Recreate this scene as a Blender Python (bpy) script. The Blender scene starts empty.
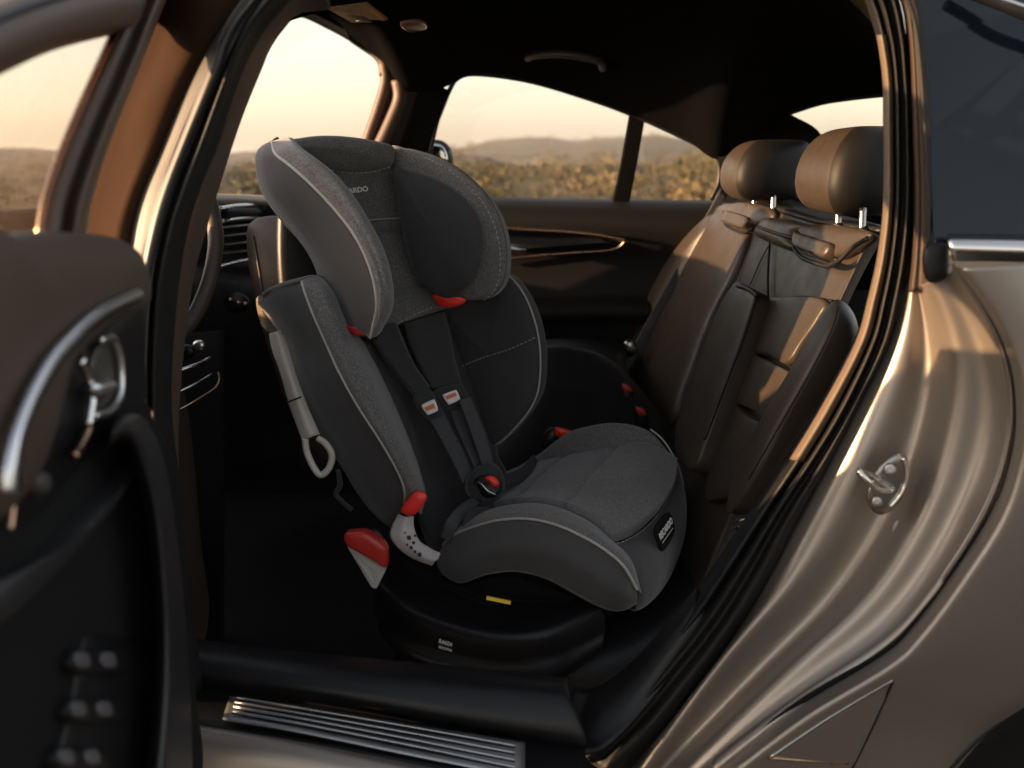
import bpy, bmesh, math, random
from mathutils import Vector, Matrix
random.seed(7)
sc = bpy.context.scene
COL = sc.collection
F = 1000.0; HOR = 163.0; ZC = 1.08; YAW = math.radians(2.0)
PITCH = math.atan((384-HOR)/F)
# ---------------------------------------------------------------- camera
cd = bpy.data.cameras.new("camera"); cam = bpy.data.objects.new("camera", cd); COL.objects.link(cam)
cd.sensor_width = 36; cd.lens = 36*F/1024; cd.clip_start = .02; cd.clip_end = 9000
cam.location = (0, 0, ZC); cam.rotation_euler = (math.pi/2-PITCH, 0, YAW)
cd.dof.use_dof = True; cd.dof.focus_distance = 1.52; cd.dof.aperture_fstop = 4.2
sc.camera = cam
RM = cam.rotation_euler.to_matrix(); CL = Vector((0, 0, ZC))
def ray(px, py): return RM @ Vector(((px-512)/F, -(py-384)/F, -1.0))
def W(px, py, Y):
    d = ray(px, py); return CL + d*(Y/d.y)
def onp(px, py, pl):
    p0, n = pl; d = ray(px, py); return CL + d*((p0-CL).dot(n)/d.dot(n))
def plane3(a, b, c):
    n = (b-a).cross(c-a).normalized()
    return (a, n)
def WL(pts): return [W(*p) for p in pts]
def YL(pts, y0, y1=None):
    if y1 is None: y1 = y0
    m = max(1, len(pts)-1)
    return [W(p[0], p[1], y0+(y1-y0)*i/m) for i, p in enumerate(pts)]
def OL(pts, pl): return [onp(p[0], p[1], pl) for p in pts]
# ---------------------------------------------------------------- curves
def cr(p0, p1, p2, p3, t):
    return .5*((2*p1)+(p2-p0)*t+(2*p0-5*p1+4*p2-p3)*t*t+(3*p1-p0-3*p2+p3)*t*t*t)
def cm(pts, n, closed=False):
    """catmull-rom, n samples, even in index"""
    m = len(pts); out = []
    if m == 2 and not closed:
        return [pts[0].lerp(pts[1], i/(n-1)) for i in range(n)]
    for i in range(n):
        u = i/n*m if closed else i/(n-1)*(m-1)
        k = int(math.floor(u)); t = u-k
        if closed:
            q = [pts[(k+j) % m] for j in (-1, 0, 1, 2)]
        else:
            if k >= m-1: k = m-2; t = 1.0
            q = [pts[max(0, k-1)], pts[k], pts[k+1], pts[min(m-1, k+2)]]
            if k == 0: q[0] = 2*pts[0]-pts[1]
            if k == m-2: q[3] = 2*pts[m-1]-pts[m-2]
        out.append(cr(*q, t))
    return out
def arc(pts, n, closed=False):
    d = cm(pts, n*6, closed)
    if closed: d.append(d[0])
    L = [0]
    for a, b in zip(d, d[1:]): L.append(L[-1]+(b-a).length)
    out = []; j = 0; tot = L[-1]; cnt = n if closed else n-1
    for i in range(n):
        s = tot*i/cnt
        while j < len(L)-2 and L[j+1] < s: j += 1
        seg = L[j+1]-L[j]
        out.append(d[j].lerp(d[j+1], 0 if seg < 1e-12 else min(1, (s-L[j])/seg)))
    return out
# ---------------------------------------------------------------- objects
def link(name, bm, mat, parent=None, smooth=True, angle=None):
    me = bpy.data.meshes.new(name)
    bmesh.ops.recalc_face_normals(bm, faces=bm.faces)
    bm.to_mesh(me); bm.free()
    if smooth:
        me.polygons.foreach_set('use_smooth', [True]*len(me.polygons))
    o = bpy.data.objects.new(name, me); COL.objects.link(o)
    if mat: me.materials.append(mat)
    if angle:
        try: me.set_sharp_from_angle(angle=math.radians(angle))
        except Exception: pass
    if parent:
        o.parent = parent
        r = parent
        o.matrix_parent_inverse = WM[parent.name].inverted()
    WM[o.name] = Matrix.Identity(4)
    return o
WM = {}
def thing(name, label, cat, loc, group=None):
    o = bpy.data.objects.new(name, None); COL.objects.link(o); o.location = loc
    o.empty_display_size = .1
    o['label'] = label; o['category'] = cat
    if group: o['group'] = group
    WM[o.name] = Matrix.Translation(loc)
    return o
def lab(o, s): o['label'] = s; return o
def solid(o, t, off=-1):
    m = o.modifiers.new('s', 'SOLIDIFY'); m.thickness = t; m.offset = off; return o
def bev(o, w, seg=2):
    m = o.modifiers.new('b', 'BEVEL'); m.width = w; m.segments = seg; m.limit_method = 'ANGLE'; return o
def loft(name, rails, mat, parent=None, n=60, sub=6, closed=False, byarc=False, disp=None, caps=False, thick=None, off=-1, smoothx=True, sl=0, sx=0):
    R = [(arc if byarc else cm)(r, n) for r in rails]
    for _ in range(sl):
        R = [[r[0]]+[(r[i-1]+2*r[i]+r[i+1])/4 for i in range(1, n-1)]+[r[-1]] for r in R]
    rows = []
    for i in range(n):
        sec = [r[i] for r in R]
        m = len(sec)
        if smoothx: rows.append(cm(sec, m*sub if closed else (m-1)*sub+1, closed))
        else: rows.append(sec)
    if sx:
        nr = []
        for row in rows:
            row = arc(row, len(row))
            for _ in range(sx): row = [row[0]]+[(row[i-1]+2*row[i]+row[i+1])/4 for i in range(1, len(row)-1)]+[row[-1]]
            nr.append(row)
        rows = nr
    bm = bmesh.new(); k = len(rows[0])
    if disp:
        for i in range(n):
            for j in range(k):
                rows[i][j] = rows[i][j]+disp(i/(n-1), j/(k if closed else k-1), rows[i][j])
    V = [[bm.verts.new(p) for p in row] for row in rows]
    for i in range(n-1):
        for j in range(k if closed else k-1):
            bm.faces.new((V[i][j], V[i][(j+1) % k], V[i+1][(j+1) % k], V[i+1][j]))
    if closed and caps:
        for e in (0, n-1):
            c = bm.verts.new(sum((v.co for v in V[e]), Vector())/k)
            for j in range(k): bm.faces.new((V[e][j], V[e][(j+1) % k], c))
    o = link(name, bm, mat, parent)
    if thick: solid(o, thick, off)
    return o
def pillow(name, outl, n, hf, hb, mat, parent=None, N=72, p=2.4, K=12, byarc=True, center=None, disp=None, angle=None):
    """an upholstered solid: outline rim, bulging by hf towards n and hb away from it"""
    P = (arc if byarc else cm)(outl, N, True)
    c = sum(P, Vector())/N if center is None else center
    n = n.normalized(); bm = bmesh.new()
    rim = [bm.verts.new(q) for q in P]
    for side, h in ((1, hf), (-1, hb)):
        prev = rim
        for k in range(1, K+1):
            t = (k/K)**1.9
            z = h*(1-(1-t)**p)**(1/p)*side
            if k == K:
                v = bm.verts.new(c+n*z)
                for j in range(N): bm.faces.new((prev[j], prev[(j+1) % N], v))
                break
            cur = []
            for q in P:
                w = q.lerp(c, t)+n*z
                if disp and side > 0: w = w+n*disp(w, t)
                cur.append(bm.verts.new(w))
            for j in range(N): bm.faces.new((prev[j], prev[(j+1) % N], cur[(j+1) % N], cur[j]))
            prev = cur
    return link(name, bm, mat, parent, angle=angle)
def tube(name, pts, r, mat, parent=None, n=60, s=8, closed=False, flat=1.0, rend=None):
    P = arc(pts, n, closed); bm = bmesh.new(); rings = []
    up = Vector((0.13, -.2, 1)).normalized()
    for i, q in enumerate(P):
        a = P[(i-1) % n] if (i or closed) else q; b = P[(i+1) % n] if (i < n-1 or closed) else q
        t = (b-a)
        t = t.normalized() if t.length > 1e-9 else Vector((1, 0, 0))
        u = up-t*up.dot(t)
        if u.length < 1e-4: u = Vector((1, 0, 0))
        u.normalize(); w = t.cross(u); up = u
        rr = r if rend is None else r+(rend-r)*i/(n-1)
        rings.append([bm.verts.new(q+(u*math.cos(2*math.pi*k/s)*flat+w*math.sin(2*math.pi*k/s))*rr) for k in range(s)])
    for i in range(n if closed else n-1):
        A, B = rings[i], rings[(i+1) % n]
        for k in range(s): bm.faces.new((A[k], A[(k+1) % s], B[(k+1) % s], B[k]))
    if not closed:
        bm.faces.new(rings[0]); bm.faces.new(rings[-1])
    return link(name, bm, mat, parent)
def prism(name, outl, vec, mat, parent=None, bw=.002, N=None, smooth=False):
    P = arc(outl, N, True) if N else outl
    bm = bmesh.new()
    A = [bm.verts.new(q) for q in P]; B = [bm.verts.new(q+vec) for q in P]
    bm.faces.new(A); bm.faces.new(B)
    for i in range(len(P)):
        j = (i+1) % len(P); bm.faces.new((A[i], A[j], B[j], B[i]))
    o = link(name, bm, mat, parent, smooth=smooth, angle=40 if smooth else None)
    if bw: bev(o, bw)
    return o
def box(name, lo, hi, mat, parent=None, bw=.005):
    lo, hi = Vector(lo), Vector(hi)
    return prism(name, [Vector((lo.x, lo.y, lo.z)), Vector((hi.x, lo.y, lo.z)), Vector((hi.x, hi.y, lo.z)), Vector((lo.x, hi.y, lo.z))], Vector((0, 0, hi.z-lo.z)), mat, parent, bw)
def strap(name, L, R, mat, parent=None, t=.002, n=40, crown=.0):
    Lp, Rp = arc(L, n), arc(R, n); M = [(a+b)/2 for a, b in zip(Lp, Rp)]
    o = loft(name, [Lp, M, Rp], mat, parent, n=n, sub=3)
    return solid(o, t, 0)
def stitches(name, pts, mat, parent=None, L=.0045, gap=.003, r=.0007):
    P = arc(pts, 400); bm = bmesh.new()
    d = 0; last = P[0]; on = [P[0]]; segs = []; acc = 0; draw = True
    for a, b in zip(P, P[1:]):
        acc += (b-a).length
        if draw: on.append(b)
        if draw and acc >= L: segs.append((on[0], b)); draw = False; acc = 0
        elif not draw and acc >= gap: draw = True; on = [b]; acc = 0
    for a, b in segs:
        t = (b-a)
        if t.length < 1e-6: continue
        t.normalize(); u = t.orthogonal().normalized(); w = t.cross(u)
        A = [bm.verts.new(a+(u*math.cos(k*math.pi/2)+w*math.sin(k*math.pi/2))*r) for k in range(4)]
        B = [bm.verts.new(b+(u*math.cos(k*math.pi/2)+w*math.sin(k*math.pi/2))*r) for k in range(4)]
        for k in range(4): bm.faces.new((A[k], A[(k+1) % 4], B[(k+1) % 4], B[k]))
        bm.faces.new(A); bm.faces.new(B)
    return link(name, bm, mat, parent)
def text(name, s, o0, xd, nd, size, mat, parent=None, th=.0004, xs=1.0):
    cu = bpy.data.curves.new(name, 'FONT'); cu.body = s; cu.size = size; cu.extrude = th; cu.offset = size*.025
    to = bpy.data.objects.new(name, cu); COL.objects.link(to)
    dg = bpy.context.evaluated_depsgraph_get(); me = bpy.data.meshes.new_from_object(to.evaluated_get(dg))
    COL.objects.unlink(to); bpy.data.objects.remove(to)
    xd = xd.normalized(); nd = (nd-xd*nd.dot(xd)).normalized(); yd = nd.cross(xd)
    M = Matrix((( xd.x*xs, yd.x, nd.x, o0.x), (xd.y*xs, yd.y, nd.y, o0.y), (xd.z*xs, yd.z, nd.z, o0.z), (0, 0, 0, 1)))
    me.transform(M)
    bm = bmesh.new(); bm.from_mesh(me)
    return link(name, bm, mat, parent, smooth=False)
# ---------------------------------------------------------------- materials
def mat(name, col, rough=.5, metal=0, bump=0, bscale=200, noise=0, nscale=300, sheen=0, coat=0, spec=.5, col2=None, btype='noise', big=0, bigscale=6, rvar=0):
    m = bpy.data.materials.new(name); m.use_nodes = True; nt = m.node_tree; b = nt.nodes['Principled BSDF']
    b.inputs['Roughness'].default_value = rough; b.inputs['Metallic'].default_value = metal
    b.inputs['Specular IOR Level'].default_value = spec
    b.inputs['Sheen Weight'].default_value = sheen; b.inputs['Sheen Roughness'].default_value = .5
    b.inputs['Coat Weight'].default_value = coat; b.inputs['Coat Roughness'].default_value = .06
    tc = nt.nodes.new('ShaderNodeTexCoord')
    c = tuple(col)+(1,)
    b.inputs['Base Color'].default_value = c
    src = None
    if noise or col2:
        nz = nt.nodes.new('ShaderNodeTexNoise'); nz.inputs['Scale'].default_value = nscale; nz.inputs['Detail'].default_value = 3
        nt.links.new(tc.outputs['Object'], nz.inputs['Vector'])
        rp = nt.nodes.new('ShaderNodeValToRGB'); rp.color_ramp.elements[0].position = .35; rp.color_ramp.elements[1].position = .65
        if col2 is None:
            rp.color_ramp.elements[0].color = tuple(x*(1-noise) for x in col)+(1,); rp.color_ramp.elements[1].color = tuple(x*(1+noise) for x in col)+(1,)
        else:
            rp.color_ramp.elements[0].color = c; rp.color_ramp.elements[1].color = tuple(col2)+(1,)
        nt.links.new(nz.outputs['Fac'], rp.inputs['Fac']); nt.links.new(rp.outputs['Color'], b.inputs['Base Color'])
    if rvar:
        nr = nt.nodes.new('ShaderNodeTexNoise'); nr.inputs['Scale'].default_value = bigscale*3; nr.inputs['Detail'].default_value = 6
        nt.links.new(tc.outputs['Object'], nr.inputs['Vector'])
        mr = nt.nodes.new('ShaderNodeMapRange'); mr.inputs['To Min'].default_value = rough-rvar; mr.inputs['To Max'].default_value = rough+rvar
        mr.inputs['From Min'].default_value = .3; mr.inputs['From Max'].default_value = .7
        nt.links.new(nr.outputs['Fac'], mr.inputs['Value']); nt.links.new(mr.outputs['Result'], b.inputs['Roughness'])
    last = None
    if bump:
        if btype == 'voronoi':
            t = nt.nodes.new('ShaderNodeTexVoronoi'); t.feature = 'DISTANCE_TO_EDGE'; out = t.outputs['Distance']
        else:
            t = nt.nodes.new('ShaderNodeTexNoise'); t.inputs['Detail'].default_value = 2; out = t.outputs['Fac']
        t.inputs['Scale'].default_value = bscale
        nt.links.new(tc.outputs['Object'], t.inputs['Vector'])
        bp = nt.nodes.new('ShaderNodeBump'); bp.inputs['Strength'].default_value = bump; bp.inputs['Distance'].default_value = .001
        nt.links.new(out, bp.inputs['Height']); nt.links.new(bp.outputs['Normal'], b.inputs['Normal']); last = bp
    if big:
        t = nt.nodes.new('ShaderNodeTexNoise'); t.inputs['Scale'].default_value = bigscale; t.inputs['Detail'].default_value = 2
        nt.links.new(tc.outputs['Object'], t.inputs['Vector'])
        bp = nt.nodes.new('ShaderNodeBump'); bp.inputs['Strength'].default_value = big; bp.inputs['Distance'].default_value = .02
        nt.links.new(t.outputs['Fac'], bp.inputs['Height'])
        if last: nt.links.new(last.outputs['Normal'], bp.inputs['Normal'])
        nt.links.new(bp.outputs['Normal'], b.inputs['Normal'])
    return m
def glassmat(name, tint, refl=.06, rough=.0):
    m = bpy.data.materials.new(name); m.use_nodes = True; nt = m.node_tree; nt.nodes.clear()
    o = nt.nodes.new('ShaderNodeOutputMaterial'); tr = nt.nodes.new('ShaderNodeBsdfTransparent'); gl = nt.nodes.new('ShaderNodeBsdfGlossy')
    mx = nt.nodes.new('ShaderNodeMixShader'); lw = nt.nodes.new('ShaderNodeLayerWeight'); lw.inputs['Blend'].default_value = .5; pw = nt.nodes.new('ShaderNodeMath'); pw.operation = 'POWER'; pw.inputs[1].default_value = 5.0; fr = nt.nodes.new('ShaderNodeMath'); fr.operation = 'MULTIPLY_ADD'; fr.inputs[1].default_value = .9; fr.inputs[2].default_value = .03; nt.links.new(lw.outputs['Facing'], pw.inputs[0]); nt.links.new(pw.outputs[0], fr.inputs[0])
    tr.inputs['Color'].default_value = tuple(tint)+(1,); gl.inputs['Roughness'].default_value = rough
    nt.links.new(fr.outputs[0], mx.inputs[0]); nt.links.new(tr.outputs[0], mx.inputs[1]); nt.links.new(gl.outputs[0], mx.inputs[2]); nt.links.new(mx.outputs[0], o.inputs[0])
    return m
M = dict(
 heather=mat('heather_fabric', (.118, .113, .113), .95, noise=.38, nscale=420, bump=.6, bscale=600, sheen=.25, big=.25, bigscale=18),
 knit=mat('dark_knit', (.052, .049, .050), .9, noise=.12, nscale=500, bump=.35, bscale=700, sheen=.2, big=.22, bigscale=12),
 velour=mat('black_knit', (.038, .038, .042), .9, noise=.15, nscale=500, bump=.35, bscale=650, sheen=.15, big=.15, bigscale=16),
 piping=mat('grey_piping', (.36, .34, .32), .6, noise=.2, nscale=900),
 thread=mat('thread', (.42, .40, .37), .7),
 web=mat('webbing', (.036, .036, .039), .6, noise=.3, nscale=700, bump=.4, bscale=900, spec=.4),
 pad=mat('pad_fabric', (.022, .022, .023), .85, bump=.4, bscale=600, noise=.2, sheen=.2),
 red=mat('red_plastic', (.75, .035, .02), .35, rvar=.08),
 darkred=mat('dark_red_plastic', (.42, .025, .02), .35, rvar=.08),
 yellow=mat('yellow_plastic', (.85, .5, .03), .5),
 grey=mat('grey_plastic', (.55, .50, .45), .45, bump=.15, bscale=900, rvar=.06),
 labelgrey=mat('label_grey', (.45, .42, .40), .5, bump=.1, bscale=60),
 white=mat('white_label', (.8, .8, .8), .5),
 ink=mat('print_ink', (.03, .03, .03), .6),
 orange=mat('label_orange', (.75, .18, .08), .5),
 lightprint=mat('light_print', (.6, .58, .56), .6),
 black=mat('black_plastic', (.006, .006, .007), .42, bump=.2, bscale=900, rvar=.07, spec=.35),
 matte=mat('matte_black', (.006, .006, .006), .85, bump=.3, bscale=300, spec=.15),
 carpet=mat('carpet', (.011, .0105, .010), .95, spec=.1, noise=.5, nscale=500, bump=.8, bscale=500),
 leather=mat('brown_leather', (.031, .023, .017), .42, bump=.22, bscale=330, btype='voronoi', big=.14, bigscale=9, spec=.35, rvar=.06, noise=.06, nscale=30),
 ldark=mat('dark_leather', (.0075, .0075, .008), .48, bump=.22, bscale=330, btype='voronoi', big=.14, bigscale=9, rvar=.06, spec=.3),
 lside=mat('shade_and_seam_leather', (.007, .0065, .006), .55, bump=.22, bscale=330, btype='voronoi', spec=.22),  # darker leather painting shade on headrest sides; also used for seams
 doortrim=mat('door_leather', (.052, .033, .023), .55, bump=.25, bscale=260, btype='voronoi', big=.06, bigscale=7),
 armtrim=mat('armrest_plastic', (.011, .0105, .012), .45, bump=.2, bscale=600),
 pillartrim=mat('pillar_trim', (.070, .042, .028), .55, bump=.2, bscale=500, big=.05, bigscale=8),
 seal=mat('rubber_seal', (.008, .008, .008), .55, bump=.3, bscale=400, spec=.3),
 seal_lit=mat('sunlit_edge_tone', (.09, .062, .040), .6, bump=.3, bscale=400),  # lighter brown standing for sun on edges
 headliner=mat('headliner', (.005, .005, .005), .98, spec=.0, noise=.2, nscale=200, bump=.5, bscale=400),
 chrome=mat('chrome', (.75, .72, .68), .14, 1, rvar=.05),
 satin=mat('satin_metal', (.62, .62, .63), .30, 1, bump=.08, bscale=300, rvar=.08),
 bronze=mat('bronze_trim', (.42, .26, .17), .28, 1, rvar=.05),
 steel=mat('steel', (.30, .285, .27), .25, 1, bump=.2, bscale=120, rvar=.1),
 glass=glassmat('window_glass', (.96, .95, .93)),
 doorglass=glassmat('door_glass', (.95, .93, .88)),
 privacy=mat('privacy_glass', (.006, .009, .014), .08, 0, spec=.35),
 mirrorglass=mat('mirror_glass', (.7, .7, .7), .05, 1),
 vent=mat('dash_plastic', (.05, .045, .04), .4, bump=.2, bscale=400),
 tan=mat('sticker_tan', (.55, .38, .20), .7, noise=.15, nscale=120),
 lens=mat('lamp_lens', (.45, .30, .20), .15, .3),
)
def paintmat():
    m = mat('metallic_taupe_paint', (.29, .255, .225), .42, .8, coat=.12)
    nt = m.node_tree; b = nt.nodes['Principled BSDF']; tc = nt.nodes.new('ShaderNodeTexCoord')
    v = nt.nodes.new('ShaderNodeTexNoise'); v.inputs['Scale'].default_value = 2600; v.inputs['Detail'].default_value = 1
    nt.links.new(tc.outputs['Object'], v.inputs['Vector'])
    r = nt.nodes.new('ShaderNodeMapRange'); r.inputs['From Min'].default_value = .3; r.inputs['From Max'].default_value = .7
    r.inputs['To Min'].default_value = .38; r.inputs['To Max'].default_value = .48
    nt.links.new(v.outputs['Fac'], r.inputs['Value']); nt.links.new(r.outputs['Result'], b.inputs['Roughness'])
    return m
M['paint'] = paintmat()
M['fardoor'] = mat('far_door_trim', (.0065, .006, .006), .6, bump=.2, bscale=330, btype='voronoi', spec=.2)
M['mark'] = mat('switch_marks', (.08, .08, .085), .4)
M['dashlit'] = mat('sunlit_dash_tone', (.16, .12, .085), .6, bump=.3, bscale=300)
M['qpost'] = mat('dark_pillar', (.035, .022, .016), .55, bump=.15, bscale=400, spec=.3)
M['plate'] = mat('scuff_plate_metal', (.34, .34, .35), .42, 1, bump=.08, bscale=300, rvar=.06)
M['flange'] = mat('flange_rubberised_paint', (.030, .015, .008), .9, bump=.2, bscale=400, spec=.05)
M['postpaint'] = mat('sky_toned_post_paint', (.075, .069, .063), .5, .45, rvar=.04)  # body paint copy, its tone set for sky reflection and sun on the post

# ================================================================ SETTING
def hillz(x, y):
    d = math.hypot(x, y); a = math.degrees(math.atan2(x, y))     # azimuth from +Y
    z = 0.0
    def bump(c, w, h, r0, r1):
        k = math.exp(-((a-c)/w)**2); t = max(0, min(1, (d-r0)/(r1-r0))); t = t*t*(3-2*t)
        return h*k*t
    z += bump(4, 9, 9.5, 120, 520) + bump(14, 7, 5.0, 100, 480) + bump(-24, 20, 5.5, 120, 520) + bump(-3, 5, 3, 100, 420)
    z += bump(40, 25, 6, 120, 520) + bump(-70, 40, 6, 140, 500)
    z += .5*math.sin(x*.021+1)*math.sin(y*.017)*min(1, d/80) + 1.0*math.sin(a*.9)*math.sin(d*.011)*min(1, d/200) + .5*math.sin(a*2.3+1)*min(1, d/300)
    if d > 560: z -= (d-560)*.004
    return z*min(1, max(0, (d-12)/40))
bm = bmesh.new(); rings = []
RR = [0, 3, 6, 10, 14, 20, 28, 38, 50, 65, 80, 100, 125, 150, 180, 220, 260, 300, 350, 400, 450, 500, 560, 650, 900, 1500, 3000, 6000]
NA = 240
c0 = bm.verts.new((0, 0, 0))
for r in RR[1:]:
    rings.append([bm.verts.new((r*math.sin(2*math.pi*k/NA), r*math.cos(2*math.pi*k/NA), hillz(r*math.sin(2*math.pi*k/NA), r*math.cos(2*math.pi*k/NA)))) for k in range(NA)])
for k in range(NA): bm.faces.new((c0, rings[0][k], rings[0][(k+1) % NA]))
for A, B in zip(rings, rings[1:]):
    for k in range(NA): bm.faces.new((A[k], B[k], B[(k+1) % NA], A[(k+1) % NA]))
def groundmat():
    m = bpy.data.materials.new('dry_grassland'); m.use_nodes = True; nt = m.node_tree; b = nt.nodes['Principled BSDF']; b.inputs['Roughness'].default_value = 1
    b.inputs['Specular IOR Level'].default_value = .1
    tc = nt.nodes.new('ShaderNodeTexCoord')
    n1 = nt.nodes.new('ShaderNodeTexNoise'); n1.inputs['Scale'].default_value = .035; n1.inputs['Detail'].default_value = 8; n1.inputs['Roughness'].default_value = .65
    n2 = nt.nodes.new('ShaderNodeTexNoise'); n2.inputs['Scale'].default_value = 1.3; n2.inputs['Detail'].default_value = 6
    for n in (n1, n2): nt.links.new(tc.outputs['Object'], n.inputs['Vector'])
    r = nt.nodes.new('ShaderNodeValToRGB'); e = r.color_ramp.elements
    e[0].position = .38; e[0].color = (.035, .032, .020, 1); e[1].position = .62; e[1].color = (.13, .095, .052, 1)
    x = nt.nodes.new('ShaderNodeMixRGB'); x.inputs[0].default_value = .5; x.blend_type = 'OVERLAY'
    nt.links.new(n1.outputs['Fac'], r.inputs['Fac']); nt.links.new(r.outputs['Color'], x.inputs[1]); nt.links.new(n2.outputs['Color'], x.inputs[2])
    hs = nt.nodes.new('ShaderNodeHueSaturation'); hs.inputs['Saturation'].default_value = .8
    nt.links.new(x.outputs[0], hs.inputs['Color']); nt.links.new(hs.outputs[0], b.inputs['Base Color'])
    return m
g = link('grassland', bm, groundmat()); g['kind'] = 'structure'; g['label'] = 'dry grassland rising to low hills'
# dirt track beside the car
bm = bmesh.new(); A = []; B = []
for i in range(60):
    x = -60+i*2.0
    A.append(bm.verts.new((x, 11.5+.8*math.sin(x*.12)+max(0, -x-4)*.10, .03+hillz(x, 12)))); B.append(bm.verts.new((x, 17.5+.9*math.sin(x*.1+1)+max(0, -x-4)*.15, .03+hillz(x, 17))))
for i in range(59): bm.faces.new((A[i], A[i+1], B[i+1], B[i]))
tr = link('dirt_track', bm, mat('pale_dirt', (.42, .33, .24), .95, noise=.2, nscale=3, bump=.4, bscale=20)); tr['kind'] = 'structure'
bm = bmesh.new(); A = []; B = []
for i in range(61):
    x = -90+i*3.0
    A.append(bm.verts.new((x, -7, .012+max(0, hillz(x, -7))))); B.append(bm.verts.new((x, 4.6, .012+max(0, hillz(x, 4.6)))))
for i in range(60): bm.faces.new((A[i], A[i+1], B[i+1], B[i]))
rd = link('dark_reflection_ground', bm, mat('added_dark_ground', (.045, .042, .040), .85, noise=.25, nscale=40, bump=.6, bscale=150)); rd['kind'] = 'structure'  # unseen dark ground strip, added so the body panels reflect dark
# scrub: leafy clumps
def scrubmat():
    m = bpy.data.materials.new('scrub_leaves'); m.use_nodes = True; nt = m.node_tree; b = nt.nodes['Principled BSDF']; b.inputs['Roughness'].default_value = .8
    b.inputs['Specular IOR Level'].default_value = .2
    tc = nt.nodes.new('ShaderNodeTexCoord'); n1 = nt.nodes.new('ShaderNodeTexNoise'); n1.inputs['Scale'].default_value = .22; n1.inputs['Detail'].default_value = 5
    nt.links.new(tc.outputs['Object'], n1.inputs['Vector'])
    r = nt.nodes.new('ShaderNodeValToRGB'); e = r.color_ramp.elements
    e[0].position = .36; e[0].color = (.040, .042, .020, 1); e[1].position = .64; e[1].color = (.15, .105, .048, 1)
    k = e.new(.5); k.color = (.090, .075, .032, 1)
    nt.links.new(n1.outputs['Fac'], r.inputs['Fac']); nt.links.new(r.outputs['Color'], b.inputs['Base Color'])
    return m
bm = bmesh.new()
def clump(x, y, s, nl):
    z0 = hillz(x, y)-.05
    for k in range(nl):
        u = random.uniform(0, 2*math.pi); v = random.random(); rr = s*random.uniform(.3, 1)*(1-.3*v)
        p = Vector((x+rr*math.cos(u), y+rr*math.sin(u), z0+s*.85*v*random.uniform(.5, 1)))
        q = s*random.uniform(.07, .17)
        d1 = Vector((random.gauss(0, 1), random.gauss(0, 1), random.gauss(0, 1))).normalized()*q
        d2 = Vector((random.gauss(0, 1), random.gauss(0, 1), random.gauss(0, 1))).normalized()*q
        bm.faces.new([bm.verts.new(p), bm.verts.new(p+d1), bm.verts.new(p+d1+d2*.6), bm.verts.new(p+d2)])
for i in range(620):
    a = math.radians(random.uniform(-42, 17)); d = 26+ (random.random()**1.6)*150
    s = random.uniform(.35, 1.0)*(1+d/110)
    if math.degrees(a) < -17: s *= .45
    clump(d*math.sin(a), d*math.cos(a), s, 90)
for i in range(420):
    a = math.radians(random.uniform(-42, 17)); d = random.uniform(170, 520)
    s = random.uniform(1.2, 3.0)*(.5 if math.degrees(a) < -17 else 1)
    clump(d*math.sin(a), d*math.cos(a), s, 45)
o = link('scrub', bm, scrubmat(), smooth=False); o['kind'] = 'stuff'; o['label'] = 'golden green scrub covering the field behind the car'; o['category'] = 'scrub'

# ================================================================ CAR
car = thing('car', 'taupe metallic saloon car with its rear door open and a brown leather rear bench', 'car', (0.4, 1.8, 0.0))
P = lambda *a, **k: a
# ---- far side: door, windows, pillars
YF = 2.55
def far(pts, dy=0): return [W(p[0], p[1], YF+dy) for p in pts]
# far rear door inner panel (belt down)
door_f = loft('rear_door_panel', [
    far([(425, 203), (500, 205.5), (600, 207), (722, 208.5)], .05),
    far([(425, 207), (500, 209), (600, 211), (722, 212.5)], -.015),
    far([(425, 222), (500, 222), (600, 224), (722, 228)], -.05),
    far([(425, 262), (500, 262), (600, 260), (722, 262)], -.02),
    far([(425, 300), (500, 302), (600, 300), (722, 302)], -.03),
    far([(425, 315), (500, 315), (600, 312), (722, 315)], -.10),
    far([(425, 335), (500, 335), (600, 330), (722, 335)], -.06),
    far([(425, 470), (500, 470), (600, 470), (722, 470)], -.03)], M['fardoor'], car, n=30, thick=.04, off=0)
lab(door_f, 'black rear door panel on the far side')
tube('trim_strip', [W(490, 226, 2.47), W(520, 229, 2.47), W(566, 231.5, 2.47), W(600, 235, 2.47), W(625, 240, 2.47)], .006, M['bronze'], door_f, flat=.8)
tube('trim_strip', [W(490, 261, 2.49), W(520, 257, 2.49), W(566, 253, 2.49), W(612, 249.5, 2.48), W(626, 241, 2.47)], .005, M['bronze'], door_f, flat=.8)
pillow('inner_handle', OL([(500, 247), (512, 244), (526, 248), (524, 252), (508, 252)], (Vector((0, 2.46, 0)), Vector((0, 1, 0)))), Vector((0, -1, 0)), .012, .005, M['satin'], door_f, N=24, K=5)
prism('speaker_panel', far([(505, 236), (600, 239), (612, 243), (560, 247), (505, 251)], -.075), Vector((0, .02, 0)), M['black'], door_f, .003)
# sill top that catches the light
tube('window_sill', [W(440, 203.5, 2.53), W(560, 206.5, 2.53), W(722, 209, 2.53)], .007, M['vent'], door_f, n=20)
# far pillars / frames as sheets with thickness
def farsheet(name, outl, m, par, dy=0, th=.05, label=None):
    o = prism(name, far(outl, dy), Vector((0, th, 0)), m, par, .004)
    if label: lab(o, label)
    return o
farsheet('door_pillar', [(371, 140), (384, 70), (404, 84), (440, 86), (449, 90), (438, 118), (427, 147), (424, 215), (424, 470), (352, 470), (352, 200)], M['headliner'], car, -.02, .06, 'far pillar between the two windows')
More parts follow.
